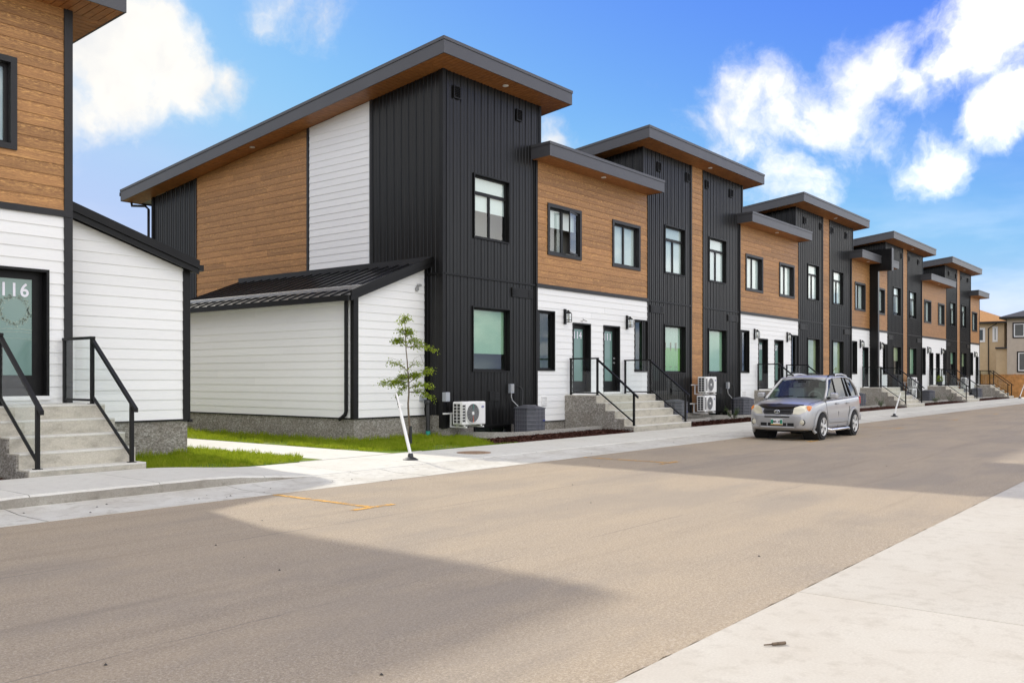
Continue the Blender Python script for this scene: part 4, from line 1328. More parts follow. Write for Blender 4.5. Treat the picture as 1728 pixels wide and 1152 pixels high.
# ------------------------------------------------------------------ heat pumps hung on the walls
def heat_pump(loc, label):
    t = thing('heat_pump', loc, label, 'heat pump', 'white wall-hung heat pumps', local=True)
    w, d, h = .92, .34, .60
    m = MB().box(-w / 2, w / 2, -d, 0, 0, h); m.build('cabinet', 'white_plastic', t, bevel=.03)
    c = (-.07, -d, h / 2)
    m = MB().lathe([(.0, .0), (.245, .0), (.245, -.006)], (c[0], c[1] - .002, c[2]), 'y', 40); m.build('fan_well', 'grille_dark', t)
    m = MB(); m.lathe([(.245, -.001), (.262, -.016), (.262, -.022), (.245, -.026), (.238, -.012)], c, 'y', 40, caps=False)
    fg = m.build('grille_ring', 'white_plastic', t, smooth=True)
    m = MB()
    for r in [.05 + .024 * k for k in range(8)]:
        n = 36; m.lathe([(r - .003, -.014), (r + .003, -.014), (r + .003, -.020), (r - .003, -.020), (r - .003, -.014)], c, 'y', n, caps=False)
    for k in range(16):
        a = k * math.pi / 8; m.tube([(c[0] + .04 * math.cos(a), c[1] - .02, c[2] + .04 * math.sin(a)), (c[0] + .24 * math.cos(a), c[1] - .02, c[2] + .24 * math.sin(a))], .0035, 4)
    m.build('grille', 'fan_grey', t)
    for k in range(3):
        a0 = k * 2.094 + .5; vs = []
        for j in range(7):
            a = a0 + j * .16; vs += [(c[0] + .05 * math.cos(a), c[1] - .005, c[2] + .05 * math.sin(a)), (c[0] + .225 * math.cos(a), c[1] - .009 + .001 * j, c[2] + .225 * math.sin(a))]
        MB().add(vs, [(2 * j, 2 * j + 1, 2 * j + 3, 2 * j + 2) for j in range(6)]).build('fan_blade', 'fan_grey', t, closed=False)
    MB().lathe([(.045, -.015), (.042, -.03), (.0, -.034)], c, 'y', 20).build('hub', 'white_plastic', t, smooth=True)
    def streak(a, mt):
        p = lambda r, da: (c[0] + r * math.cos(a + da), c[1] - .026, c[2] + r * math.sin(a + da))
        MB().add([p(.05, -.05), p(.05, .05), p(.235, .05), p(.235, -.05)], [(0, 1, 2, 3)]).build('ribbon', mt, t, closed=False)
    if label.endswith('young tree'):
        streak(R(86), 'teal'); streak(R(272), 'orange')
    m = MB()
    n = 40; ex = [(.335 + .055 * math.cos(2 * math.pi * k / n), -d - .004, .46 + .027 * math.sin(2 * math.pi * k / n)) for k in range(n)]
    m.prism(ex, [(p[0], -d + .0, p[2]) for p in ex]); lo = m.build('logo', 'logo_blue', t)
    lettering('Carrier', .03, lambda a, b, dd: (.335 + a, -d - .0045 - dd, .46 + b), 'logo_lettering', 'number_white', lo, extrude=.0006)
    # coil side: dark openings in a white lattice
    cs = MB().box(-w / 2 - .012, -w / 2 - .002, -d + .05, -.05, .05, h - .05); cs.build('coil', 'grille_dark', t)
    m = MB()
    for k in range(7): z = .05 + (h - .1) * k / 6; m.box(-w / 2 - .024, -w / 2 - .013, -d + .04, -.04, z - .007, z + .007)
    for y in (-d + .05, -d / 2, -.05): m.box(-w / 2 - .026, -w / 2 - .0135, y - .009, y + .009, .04, h - .04)
    m.build('side_lattice', 'white_plastic', t)
    fp = MB().box(-w / 2 + .11, -w / 2 + .115, -d - .004, -d + .002, .06, h - .06)
    for k in range(6): z = .09 + k * .075; fp.box(-w / 2 + .012, -w / 2 + .10, -d - .006, -d + .004, z, z + .05)
    fp.build('front_slots', 'grille_dark', t)
    m = MB()
    for xx in (-.33, .33):
        m.box(xx - .02, xx + .02, -d - .03, .19, -.07, -.032).box(xx - .02, xx + .02, .15, .19, -.032, .30)
        m.lathe([(.035, -.031), (.035, -.001)], (xx, -d + .06, 0), 'z', 10).lathe([(.035, -.031), (.035, -.001)], (xx, -.06, 0), 'z', 10)
    m.box(-.62, .45, .165, .195, .27, .31); m.build('bracket', 'white_plastic', t)
    return t


hp = heat_pump((17.72, 15.68, .40), 'white heat pump with coloured ribbons in its fan near young tree')
hq = heat_pump((31.32, 15.68, 1.06), 'upper white heat pump on the timber strip before the silver car')
copy_tree(hq, (31.24, 15.68, .36), 'lower white heat pump on the timber strip before the silver car')
for n, nm in ((2, 'just past the black party wall'), (3, 'by the far end of the row')):
    T = C0 + PER * n + 6.97
    copy_tree(hq, (T, 15.68, 1.06), 'upper white heat pump ' + nm); copy_tree(hq, (T - .06, 15.68, .36), 'lower white heat pump ' + nm)
T = C0 + PER + 6.97
copy_tree(hq, (T, 15.68, 1.06), 'upper white heat pump hidden mostly behind the silver car'); copy_tree(hq, (T - .06, 15.68, .36), 'lower white heat pump hidden mostly behind the silver car')

# ------------------------------------------------------------------ ground condensers
cd = thing('air_conditioner', (19.95, 15.25, .06), 'dark grey air conditioner with wire guard below the end tower, by the vent', 'air conditioner', 'dark grey condensers on the ground', local=True)
oc = lambda r, z, c=.17: [(r, -r + c, z), (r, r - c, z), (r - c, r, z), (-r + c, r, z), (-r, r - c, z), (-r, -r + c, z), (-r + c, -r, z), (r - c, -r, z)]
MB().box(-.45, .45, -.45, .45, -.10, .02).build('pad', 'black_plastic', cd)
MB().prism(oc(.375, .02), oc(.375, .70)).build('cabinet', 'cond_grey', cd)
m = MB().prism(oc(.395, .70), oc(.395, .725)); m.prism(oc(.39, .7251), oc(.22, .79)); m.build('top_cover', 'cond_grey', cd)
m = MB()
for r in (.06, .10, .14, .18): m.lathe([(r - .006, .79), (r + .006, .79), (r + .006, .80), (r - .006, .80)], (0, 0, 0), 'z', 24)
m.build('fan_guard', 'cond_wire', cd)
m = MB()
for k in range(6):
    z = .06 + k * .115; P = oc(.383, z); m.tube(P + [P[0]], .004, 4)
for x in [-.2 + .066 * k for k in range(7)]:
    for (a, b) in ((1, 0), (-1, 0)):
        m.box(a * .383 - .003, a * .383 + .003, x - .004, x + .004, .02, .70); m.box(x - .004, x + .004, a * .383 - .003, a * .383 + .003, .02, .70)
m.build('wire_guard', 'cond_wire', cd)
MB().box(.10, .20, -.394, -.386, .36, .40).build('badge', 'logo_blue', cd)
for n in range(5):
    C = C0 + PER * n
    if n: copy_tree(cd, (C - 4.4, 15.25, .06), 'dark grey air conditioner on the ground before the steps ' + NM[n])
    if n < 4: copy_tree(cd, (C + 3.95, 15.25, .06), 'dark grey air conditioner on the ground past the steps ' + NM[n])

# disconnect boxes with their conduit
bx = thing('disconnect_box', (19.92, YF - .03, 1.18), 'grey electrical box with conduit on the black end tower above the air conditioner', 'electrical box', 'grey disconnect boxes', local=True)
MB().box(-.075, .075, -.10, .0, 0, .26).build('box', 'box_grey', bx, bevel=.008)
MB().box(-.06, .06, -.108, -.1005, .05, .24).build('lid', 'galvanised', bx)
MB().tube([(0, -.05, 0), (0, -.05, -.10), (.03, -.06, -.2), (.2, -.12, -.36), (.24, -.16, -.45), (.24, -.18, -1.0)], .017, 8).build('conduit', 'galvanised', bx, smooth=True)
MB().tube([(.30, -.03, .17), (.33, -.10, .18), (.40, -.14, .08), (.38, -.15, -.2), (.28, -.2, -.9), (.2, -.3, -1.08)], .022, 8).build('line_set', 'black_plastic', bx, smooth=True)
for n in range(1, 4):
    copy_tree(bx, (C0 + PER * n - 4.45, YF - .03, 1.18), 'grey electrical box with conduit before the steps ' + NM[n])
o = MB().box(17.14, 17.30, 15.80, YF - .02, 1.0, 1.24).build('disconnect_box', 'box_grey', None, bevel=.008)
tag(o, 'grey electrical box behind the heat pump at the end tower corner', 'electrical box')

# ------------------------------------------------------------------ low planter kerbs, gravel and mulch
def kerb(path, label):
    m = MB(); w = .06
    L = []; Rr = []
    P = [Vector((p[0], p[1], 0)) for p in path]
    for i, p in enumerate(P):
        d = (P[min(i + 1, len(P) - 1)] - P[max(i - 1, 0)]).normalized(); nrm = Vector((-d.y, d.x, 0))
        L.append(p + nrm * w); Rr.append(p - nrm * w)
    vs = []
    for a, b in zip(L, Rr):
        vs += [(a.x, a.y, -.05), (a.x, a.y, .20), (b.x, b.y, .20), (b.x, b.y, -.05)]
    fs = []
    for i in range(len(P) - 1):
        for k in range(4): fs.append((i * 4 + k, i * 4 + (k + 1) % 4, (i + 1) * 4 + (k + 1) % 4, (i + 1) * 4 + k))
    fs += [(0, 1, 2, 3), tuple(len(P) * 4 - 4 + k for k in range(4))]
    o = m.add(vs, fs).build('planter_kerb', 'parging_pale')
    tag(o, label, 'planter kerb', 'low concrete planter kerbs')


t = NT('parging_pale'); a = t.noise(t.pos(), 40, 5, .65)
t.set(t.ramp(a, [(0.3, (0.22, 0.205, 0.175)), (0.7, (0.55, 0.525, 0.47))]), 0.95, 0, .15); t.bump(a, .8, .03)
beds = []
for n in range(5):
    C = C0 + PER * n
    x0 = 17.75 if n == 0 else C - 6.55
    kerb([(x0, 15.9), (x0 + .35, 15.0), (x0 + .75, 14.62), (x0 + 1.2, 14.5), (C - 1.80, 14.62)], 'low rough concrete kerb bounding gravel before the steps ' + NM[n])
    if n < 4:
        kerb([(C + 1.80, 14.62), (C + 4.9, 14.5), (C + 5.4, 14.65), (C + 5.75, 15.1), (C + 6.0, 15.9)], 'low rough concrete kerb bounding gravel past the steps ' + NM[n])
        beds.append((C + 1.79, C + PER - 1.79))
gm = MB().box(18.2, C0 - 1.79, 14.55, YF + .1, -.05, .06)
for (a, b) in beds: gm.box(a, b, 14.55, YF + .1, -.05, .06)
struct(gm.build('gravel_bed', 'gravel'))
rnd = random.Random(9)
mbeds = [(16.2, C0 - 1.80)] + beds + [(-2.0, CL - 1.8)]
for bi, (a, b) in enumerate(mbeds):
    m = MB(); n = int((b - a) * 10)
    ny = 10; vs = []
    for i in range(n + 1):
        for j in range(ny + 1):
            x = a + (b - a) * i / n; y = 13.41 + 1.07 * j / ny
            vs.append((max(x, 16.2 + (y - 13.42) * .75) if bi == 0 else x, y, .052 + .05 * math.sin(math.pi * min(1, j / ny * 1.2) * .5) + rnd.uniform(-.012, .016)))
    m.add(vs, [(i * (ny + 1) + j, (i + 1) * (ny + 1) + j, (i + 1) * (ny + 1) + j + 1, i * (ny + 1) + j + 1) for i in range(n) for j in range(ny)])
    den = 420 if a < 40 else 90
    for _ in range(int((b - a) * den)):
        x, y = rnd.uniform(a, b), rnd.uniform(13.38, 14.46); an = rnd.uniform(0, 3.14); l, w = rnd.uniform(.012, .04), rnd.uniform(.004, .011); z = .075 + rnd.uniform(0, .05) * min(1, (y - 13.3) * 3)
        if bi == 0 and x < 16.15 + (y - 13.42) * .75: continue
        dx, dy = math.cos(an), math.sin(an); tz2 = rnd.uniform(-.015, .015)
        m.add([(x - dx * l + dy * w, y - dy * l - dx * w, z - tz2), (x + dx * l + dy * w, y + dy * l - dx * w, z + tz2), (x + dx * l - dy * w, y + dy * l + dx * w, z + tz2 + .01), (x - dx * l - dy * w, y - dy * l + dx * w, z - tz2 + .01)], [(0, 1, 2, 3)])
    tag(m.build('mulch', 'mulch', closed=False), 'reddish brown bark mulch bed along the pavement', 'mulch', kind='stuff')


# ------------------------------------------------------------------ plants
def leaf(m, p, d, up, l, w):
    d = d.normalized(); s = d.cross(up)
    if s.length < 1e-3: s = d.orthogonal()
    s.normalize(); nn = s.cross(d)
    a = p; b = p + d * l * .45 + s * w + nn * w * .25; c = p + d * l - nn * l * .12; e = p + d * l * .45 - s * w + nn * w * .25; f = p + d * l * .5
    m.add([a, b, c, e, f], [(0, 1, 4), (1, 2, 4), (2, 3, 4), (3, 0, 4)])


def young_tree(loc):
    t = thing('young_tree', loc, 'slender young tree with sparse green leaves before the white lean-to', 'tree', local=True)
    rn = random.Random(21); top = 2.86
    spine = [(0.02 - .005 * k + .012 * math.sin(k * 1.3), .01 * math.sin(k * 2.1), top * k / 12) for k in range(13)]
    spine = [(p[0] - .10 * max(0, (p[2] - 1.6)) / 1.2, p[1], p[2]) for p in spine]
    wood_ = MB().tube(spine, [.027 - .021 * (k / 12) for k in range(13)], 8)
    wood_.build('trunk', 'bark', t, smooth=True)
    MB().tube([(.035, -.02, .0), (.035, -.02, .45)], .036, 8).build('trunk_guard', 'black_plastic', t, smooth=True)
    br = MB(); lv = MB()
    # tiers of branches: height, sideways reach along the picture (world X-ish), leaves
    RTv = Vector((0.62, -0.78, 0)); FWv = Vector((.78, .62, 0))
    tiers = [(1.30, .50, .05, 70), (1.34, -.62, .10, 80), (1.42, .52, .30, 70), (1.42, -.40, -.02, 70), (1.5, .2, .1, 60), (1.5, -.2, .05, 60), (1.22, .52, -.12, 60), (1.35, -.28, -.22, 40),
             (1.75, .30, .10, 14), (1.7, -.42, .18, 34), (2.22, .62, -.02, 70), (2.28, .34, .08, 50), (2.25, -.30, .12, 56), (2.35, -.22, .02, 40), (2.45, .16, .10, 30), (2.50, -.14, .10, 34), (2.52, .12, .06, 34), (2.78, -.10, .02, 22), (2.78, .08, .08, 22), (2.85, .0, .05, 14)]
    def at(z):
        k = min(11, int(z / top * 12)); u = z / top * 12 - k
        a, b = Vector(spine[k]), Vector(spine[k + 1]); return a + (b - a) * u
    for (z, reach, rise, n) in tiers:
        for dep in (rn.uniform(-.35, -.05), rn.uniform(.05, .35)):
            p0 = at(min(z, top - .01)); e = p0 + RTv * reach + FWv * dep * abs(reach) * 1.6 + Vector((0, 0, rise))
            mid = (p0 + e) / 2 + Vector((0, 0, .05 + rn.uniform(0, .04)))
            br.tube([p0, mid, e], [.007, .005, .002], 5)
            for _ in range(int(n * 1.7)):
                u = rn.uniform(.2, 1.06); q = p0.lerp(mid, u * 2) if u < .5 else mid.lerp(e, (u - .5) * 2)
                q = q + Vector((rn.gauss(0, .042), rn.gauss(0, .042), rn.gauss(0, .036)))
                d = Vector((rn.uniform(-1, 1), rn.uniform(-1, 1), rn.uniform(-1.0, .25)))
                leaf(lv, q, d, Vector((rn.uniform(-.5, .5), rn.uniform(-.5, .5), 1)), rn.uniform(.035, .07), rn.uniform(.012, .022))
    for (z, rr_) in ((1.55, -.42), (1.6, .28)):      # thin arching bare twigs
        p0 = at(z); br.tube([p0, p0 + RTv * rr_ * .5 + Vector((0, 0, .38)), p0 + RTv * rr_ + Vector((0, 0, .45)), p0 + RTv * rr_ * 1.25 + Vector((0, 0, .25))], .003, 4)
    br.build('branches', 'bark', t)['kind'] = 'stuff'; lv.build('crown', 'leaf', t, closed=False)
    return t


young_tree((14.62, 14.62, .07))


def shrub(loc, h, w, n, label, mat='shrub_leaf', seed=1):
    t = thing('small_shrub', loc, label, 'shrub', 'small shrubs in the mulch', local=True)
    rn = random.Random(seed); st = MB(); lv = MB()
    for k in range(9):
        a = rn.uniform(0, 6.28); e = Vector((math.cos(a) * w * rn.uniform(.2, 1), math.sin(a) * w * rn.uniform(.2, 1), h * rn.uniform(.5, 1)))
        st.tube([(0, 0, 0), e * .5 + Vector((0, 0, .03)), e], [.005, .004, .002], 4)
        for _ in range(n // 9):
            q = e * rn.uniform(.3, 1.05) + Vector((rn.gauss(0, .03), rn.gauss(0, .03), rn.gauss(0, .03)))
            leaf(lv, q, Vector((rn.uniform(-1, 1), rn.uniform(-1, 1), rn.uniform(-.3, 1))), Vector((0, 0, 1)), rn.uniform(.04, .08), rn.uniform(.012, .022))
    st.build('stem', 'bark', t); lv.build('foliage', mat, t, closed=False)
    return t


shrub((30.3, 14.0, .09), .52, .36, 420, 'small leafy shrub in the mulch before the stacked heat pumps', seed=2)
shrub((47.6, 13.95, .09), .55, .40, 360, 'small leafy shrub in the mulch past the silver car', seed=3)
shrub((58.2, 13.95, .09), .45, .35, 240, 'small leafy shrub beside the white heat pumps past the party wall', seed=4)
shrub((61.6, 13.9, .09), .55, .40, 240, 'small leafy shrub in the mulch before the potted plant steps', seed=5)
pot = thing('potted_plant', (65.2, 15.35, 1.09), 'green potted plant in black pot on a far landing', 'potted plant', local=True)
MB().lathe([(.12, 0), (.17, .28), (.18, .30), (.15, .30)], (0, 0, 0), 'z', 16).build('pot', 'terracotta', pot, smooth=True)
rn = random.Random(8); lv = MB()
for _ in range(420):
    d = Vector((rn.gauss(0, 1), rn.gauss(0, 1), rn.gauss(0, .8))).normalized(); q = Vector((0, 0, .44)) + d * rn.uniform(.1, .25)
    leaf(lv, q, d, Vector((0, 0, 1)), rn.uniform(.05, .1), .02)
lv.build('foliage', 'leaf', pot, closed=False)


# ------------------------------------------------------------------ leaning marker posts
def marker(loc, lean, h, label, bands=True):
    t = thing('marker_post', loc, label, 'marker post', 'white leaning marker posts', local=True)
    b = MB().lathe([(.15, 0), (.15, .012), (.09, .045), (.055, .06), (.05, .11), (.035, .13)], (0, 0, 0), 'z', 20); b.build('base', 'black_plastic', t, smooth=True)
    ax = (Vector((0.6224, -.7827, 0)) * lean + Vector((0, 0, 1))).normalized(); p0 = Vector((0, 0, .10))
    at = lambda u: p0 + ax * u
    MB().tube([at(0), at(h * .70)], .031, 14).build('post', 'white_paint', t, smooth=True)
    m = MB().tube([at(h * .701), at(h * .97), at(h)], [.024, .024, .014], 14)
    m.build('post_top', 'white_plastic', t, smooth=True)
    sd = ax.cross(Vector((0.78, .62, 0))).normalized()
    if bands:
        cl = MB()
        for u in (.80, .93): cl.tube([at(h * u), at(h * u) - sd * .06 * (1 if lean < 0 else -1)], .016, 8)
        cl.build('clip', 'white_paint', t, smooth=True)
        # black printed marks running up the top
        fw = ax.cross(sd).normalized()
        bk = MB()
        for (u, da, w, hh) in ((.955, .5, .5, .030), (.905, .4, .55, .045), (.865, .5, .6, .012), (.832, .3, .55, .022), (.815, .75, .35, .02), (.78, .45, .65, .018)):
            n = 5; vs = []
            for j in range(n + 1):
                a = -math.pi / 2 + da - w / 2 + w * j / n + .25
                r_ = sd * math.cos(a) + fw * math.sin(a)
                if r_.dot(Vector((.78, .62, 0))) > 0: r_ = sd * math.cos(a) - fw * math.sin(a)
                vs += [at(h * u - hh) + r_ * .0252, at(h * u + hh) + r_ * .0252]
            bk.add(vs, [(2 * j, 2 * j + 2, 2 * j + 3, 2 * j + 1) for j in range(n)])
        bk.build('lettering', 'black_plastic', t, closed=False)
    return t


marker((12.27, 12.22, .05), -.235, 1.20, 'white marker post leaning left on black rubber base near the young tree')
marker((39.3, 11.0, .008), .29, .92, 'white marker post leaning right on the gutter past the silver car', False)
marker((78.6, 12.8, .055), .36, 1.25, 'white marker post leaning right before the timber fence', False)

# ------------------------------------------------------------------ street bits
mh = thing('manhole_cover', (14.25, 12.35, .053), 'round rusty metal cover set in the pavement', 'manhole cover', local=True)
MB().lathe([(.36, .0), (.36, .010), (.32, .012), (.32, .006)], (0, 0, 0), 'z', 32).build('frame', 'iron_rust', mh)
m = MB().lathe([(.31, .0), (.31, .011)], (0, 0, 0), 'z', 32)
for i in range(-4, 5):
    for j in range(-4, 5):
        if i * i + j * j < 17: m.box(i * .065 - .02, i * .065 + .02, j * .065 - .02, j * .065 + .02, .0112, .016)
m.build('lid', 'iron_rust', mh)
m = MB().tube([(5.12, 2.17, .026), (5.16, 2.14, .026), (5.165, 2.135, .027), (5.235, 2.085, .028)], [.004, .005, .0095, .0098], 8)
tag(m.build('stick', 'bark'), 'short brown stick lying on the pale driveway slab', 'stick')
rnd = random.Random(13); m = MB()
for _ in range(90):
    x, y = rnd.uniform(2, 36), rnd.uniform(2.8, 11.2); r = rnd.choice((.004, .005, .007, .011)) * (1 + x / 40); z = .004
    m.add([(x + r * rnd.uniform(.6, 1.2) * math.cos(k * 1.257), y + r * rnd.uniform(.6, 1.2) * math.sin(k * 1.257), z) for k in range(5)] + [(x, y, z + r * .8)], [(k, (k + 1) % 5, 5) for k in range(5)] )
for _ in range(26):
    x, y = rnd.uniform(3, 10), rnd.uniform(10.5, 11.6); r = rnd.uniform(.008, .02)
    m.add([(x + r * math.cos(k * 1.257), y + r * math.sin(k * 1.257), .012) for k in range(5)] + [(x, y, .012 + r * .6)], [(k, (k + 1) % 5, 5) for k in range(5)])
tag(m.build('road_grit', 'grit', closed=False) if 'grit' in MAT else (flat('grit', (.05, .045, .04), .9), m.build('road_grit', 'grit', closed=False))[1], 'small dark stones and crumbs scattered over the asphalt', 'grit', kind='stuff')

# ------------------------------------------------------------------ beyond the row: fence and neighbouring houses
fc = thing('timber_fence', (84, 12, 0), 'warm brown timber fence beyond the far end of the row', 'fence')
bm_ = MB(); rnd = random.Random(2); y = -16.0
while y < 30:
    bm_.box(84.0, 84.022, y, y + .135, .05, 1.88 + rnd.uniform(-.006, .006)); y += .142
o = bm_.build('boards', 'fence_wood', fc); o['kind'] = 'stuff'
for z in (.4, 1.6): MB().box(84.03, 84.07, -16, 30, z, z + .09).build('rail', 'fence_wood', fc)
for k in range(19): MB().box(84.08, 84.17, -16 + k * 2.5, -15.91 + k * 2.5, .0, 1.95).build('post', 'fence_wood', fc)
MB().box(83.96, 84.10, -16, 30, 1.89, 1.93).build('cap', 'fence_wood', fc)


def house(name, label, x0, x1, y0, y1, h, wall, roofm, wins, peak, spout=None):
    t = thing(name, ((x0 + x1) / 2, (y0 + y1) / 2, 0), label, 'house')
    MB().box(x0, x1, y0, y1, -.05, h).build('wall', wall, t)
    e = .55; cx0, cx1 = x0 + (x1 - x0) * .5, x0 + (x1 - x0) * .5; cy0, cy1 = y0 + (y1 - y0) * .4, y1 - (y1 - y0) * .4
    A = [(x0 - e, y0 - e, h), (x1 + e, y0 - e, h), (x1 + e, y1 + e, h), (x0 - e, y1 + e, h)]
    B = [(p[0], p[1], h + .16) for p in A]
    m = MB().prism(A, B); m.build('fascia', 'charcoal_trim', t)
    B = [(p[0] * 1.0, p[1], h + .162) for p in A]
    MB().add(B + [(cx0, cy0, h + peak), (cx0, cy1, h + peak)], [(0, 1, 4), (1, 2, 5, 4), (2, 3, 5), (3, 0, 4, 5), (0, 3, 2, 1)]).build('roof', roofm, t)
    LP = PL('L', x0)
    for (a, b, u, v, fr) in wins:
        m = MB(); ring(m, LP, a, b, u, v, .10, .0, .05); w_ = m.build('window', 'charcoal_trim' if fr else 'white_paint', t)
        ring(MB(), LP, a + .1, b - .1, u + .1, v - .1, .09, .0, .035).build('frame', 'white_paint', w_)
        pbox(MB(), LP, a + .18, b - .18, u + .18, v - .18, .002, .012).build('pane', 'far_pane', w_)
        if fr:
            m = MB(); k = u + .2
            while k < v - .2: pbox(m, LP, a + .2, b - .2, k, k + .03, .013, .018); k += .1
            m.build('blind', 'far_blind', w_)
    if spout:
        MB().tube([(x0 - .5, spout - .8, h - .05), (x0 - .06, spout, h - .5), (x0 - .06, spout, .2)], .05, 6).build('downspout', 'charcoal_trim', t)
    return t


flat('far_pane', (.10, .12, .13), .1); flat('far_blind', (.25, .22, .18), .7)
house('house', 'grey beige stucco house with dark hip roof behind the timber fence', 92, 104, 4.5, 16.0, 6.95, 'stucco_grey', 'shingle',
      [(14.5, 15.55, 5.2, 6.6, 1), (13.7, 15.2, 2.15, 4.0, 1), (8.0, 10.0, 5.15, 6.5, 1)], 2.2, None)
h2 = house('house', 'warm beige stucco house half hidden behind the end of the row', 97.5, 110, 17.2, 27, 6.9, 'stucco_beige', 'shingle_tan',
      [(17.75, 18.2, 5.1, 6.6, 0), (18.85, 20.3, 5.1, 6.5, 0)], 2.0, 18.55)
o = MB().box(93.2, 99, 16.05, 17.1, -.05, 4.3).build('side_wall', 'stucco_beige', h2); MB().prism([(93.0, 15.9, 4.30), (99, 15.9, 4.3), (99, 15.9, 4.55), (93.0, 15.9, 4.45)], [(93.0, 17.15, 4.30), (99, 17.15, 4.3), (99, 17.15, 4.55), (93.0, 17.15, 4.45)]).build('side_roof', 'shingle', h2)
# ------------------------------------------------------------------ the parked car (local x forward, y to its left)
t = NT('car_paint'); t.set((0.43, 0.43, 0.425), 0.30, 0.35, 0.5); t.put(t.b.inputs['Coat Weight'], 0.6); t.put(t.b.inputs['Coat Roughness'], 0.08)
t = NT('car_cladding'); t.set((0.33, 0.33, 0.325), 0.42, 0.3, 0.4)
flat('tyre', (0.018, 0.018, 0.018), 0.8, 0, .3); flat('alloy', (0.62, 0.62, 0.60), 0.35, 0.25); flat('arch_black', (0.008, 0.008, 0.008), 0.9)
flat('deflector', (0.016, 0.013, 0.012), 0.28, 0, .35); flat('chrome', (0.8, 0.8, 0.8), 0.12, 1.0)
t = NT('headlamp'); t.set((0.66, 0.62, 0.46), 0.10, 0.0, 0.8); t.put(t.b.inputs['Coat Weight'], 1.0)
flat('amber', (0.72, 0.22, 0.035), 0.12, 0, .8); flat('plate_white', (.72, .72, .70), .5); flat('plate_green', (.02, .26, .16), .5); flat('plate_gold', (.55, .33, .08), .5)
flat('tail_red', (.45, .03, .02), .2); flat('seat', (.26, .26, .245), .8); flat('fog_lens', (.55, .52, .40), .1, 0, .8)

car = thing('parked_car', (24.68, 9.22, 0.0), 'silver compact SUV with black bonnet guard parked at the kerb', 'car', local=True, rz=math.pi)
# stations: x, half width, bottom, shoulder z, crown z
ST = [(2.085, .50, .36, .60, .62), (2.06, .64, .30, .655, .68), (2.00, .745, .265, .72, .745), (1.93, .79, .25, .80, .84), (1.82, .815, .24, .875, .925), (1.62, .835, .235, .93, .985), (1.30, .855, .235, .97, 1.04),
      (.95, .862, .235, 1.00, 1.085), (.60, .865, .235, 1.015, 1.09), (0, .868, .235, 1.03, 1.06), (-.6, .868, .235, 1.05, 1.07), (-1.2, .865, .24, 1.07, 1.09), (-1.7, .85, .26, 1.085, 1.1), (-1.98, .82, .31, 1.08, 1.1), (-2.08, .76, .36, 1.04, 1.06), (-2.12, .62, .42, .96, .98)]


def ring_pts(x, w, zb, zs, zt):
    pts = [(0, zb), (w * .80, zb), (w * .95, zb + .035), (w * .985, zb + .13), (w * 1.0, zb + (zs - zb) * .48), (w * .995, zb + (zs - zb) * .75), (w * .982, zs - .03), (w * .955, zs + .004), (w * .84, zs + (zt - zs) * .40), (w * .5, zs + (zt - zs) * .85), (0, zt)]
    return pts


m = MB(); n = None; rows = []
for s in ST:
    half = ring_pts(*s); full = [(s[0], y, z) for (y, z) in half] + [(s[0], -y, z) for (y, z) in half[-2:0:-1]]
    rows.append(full)
n = len(rows[0])
m.add([p for r in rows for p in r], [(i * n + k, i * n + (k + 1) % n, (i + 1) * n + (k + 1) % n, (i + 1) * n + k) for i in range(len(rows) - 1) for k in range(n)] + [tuple(range(n)), tuple((len(rows) - 1) * n + k for k in range(n))])
body = m.build('body', 'car_paint', car, smooth=True, off=(0, 0, 0))
sd = body.modifiers.new('sub', 'SUBSURF'); sd.levels = 1; sd.render_levels = 2
KW = dict(off=(0, 0, 0))


def bodyw(x, z):
    for a, b in zip(ST, ST[1:]):
        if a[0] >= x >= b[0]:
            u = (a[0] - x) / (a[0] - b[0]); s = [a[i] + (b[i] - a[i]) * u for i in range(5)]
            pts = ring_pts(*s)
            for (y0, z0), (y1, z1) in zip(pts[1:], pts[2:]):
                if z0 <= z <= z1: return y0 + (y1 - y0) * (z - z0) / max(1e-6, z1 - z0)
            return s[1]
    return .8


# cabin: frame of pillars and roof around real glass
def cab(u, v, side):      # u: 0 front..1 back along the cabin, v: 0 belt..1 roof
    pass


GB = [(.93, .80, 1.045), (.30, .815, 1.055), (-.62, .82, 1.075), (-1.28, .81, 1.09), (-1.98, .74, 1.11)]      # belt line
GT = [(.20, .615, 1.585), (-.02, .635, 1.615), (-.72, .64, 1.635), (-1.22, .63, 1.625), (-1.76, .585, 1.575)]   # roof edge
# roof skin
rr = []
for (x, w, z) in [(.235, .55, 1.565)] + GT + [(-1.80, .53, 1.555)]:
    rr.append([(x, -w, z), (x, -w * .86, z + .035), (x, -w * .45, z + .058), (x, 0, z + .063), (x, w * .45, z + .058), (x, w * .86, z + .035), (x, w, z)])
m = MB(); k_ = 7
m.add([p for r in rr for p in r] + [(p[0], p[1] * .98, p[2] - .05) for r in rr for p in r],
      [(i * k_ + j, i * k_ + j + 1, (i + 1) * k_ + j + 1, (i + 1) * k_ + j) for i in range(len(rr) - 1) for j in range(k_ - 1)])
N2 = len(rr) * k_
m.f += [(N2 + i * k_ + j, N2 + i * k_ + j + 1, N2 + (i + 1) * k_ + j + 1, N2 + (i + 1) * k_ + j) for i in range(len(rr) - 1) for j in range(k_ - 1)]
for i in range(len(rr) - 1):
    for j in (0, k_ - 1): m.f.append((i * k_ + j, (i + 1) * k_ + j, N2 + (i + 1) * k_ + j, N2 + i * k_ + j))
for j in range(k_ - 1):
    for i in (0, len(rr) - 1): m.f.append((i * k_ + j, i * k_ + j + 1, N2 + i * k_ + j + 1, N2 + i * k_ + j))
m.build('roof', 'car_paint', car, smooth=True, **KW)


def bar(a, b, w, th=.03):
    a, b = Vector(a), Vector(b); return MB().tube([a, (a + b) / 2, b], [w, w * .95, w * .9], 8)


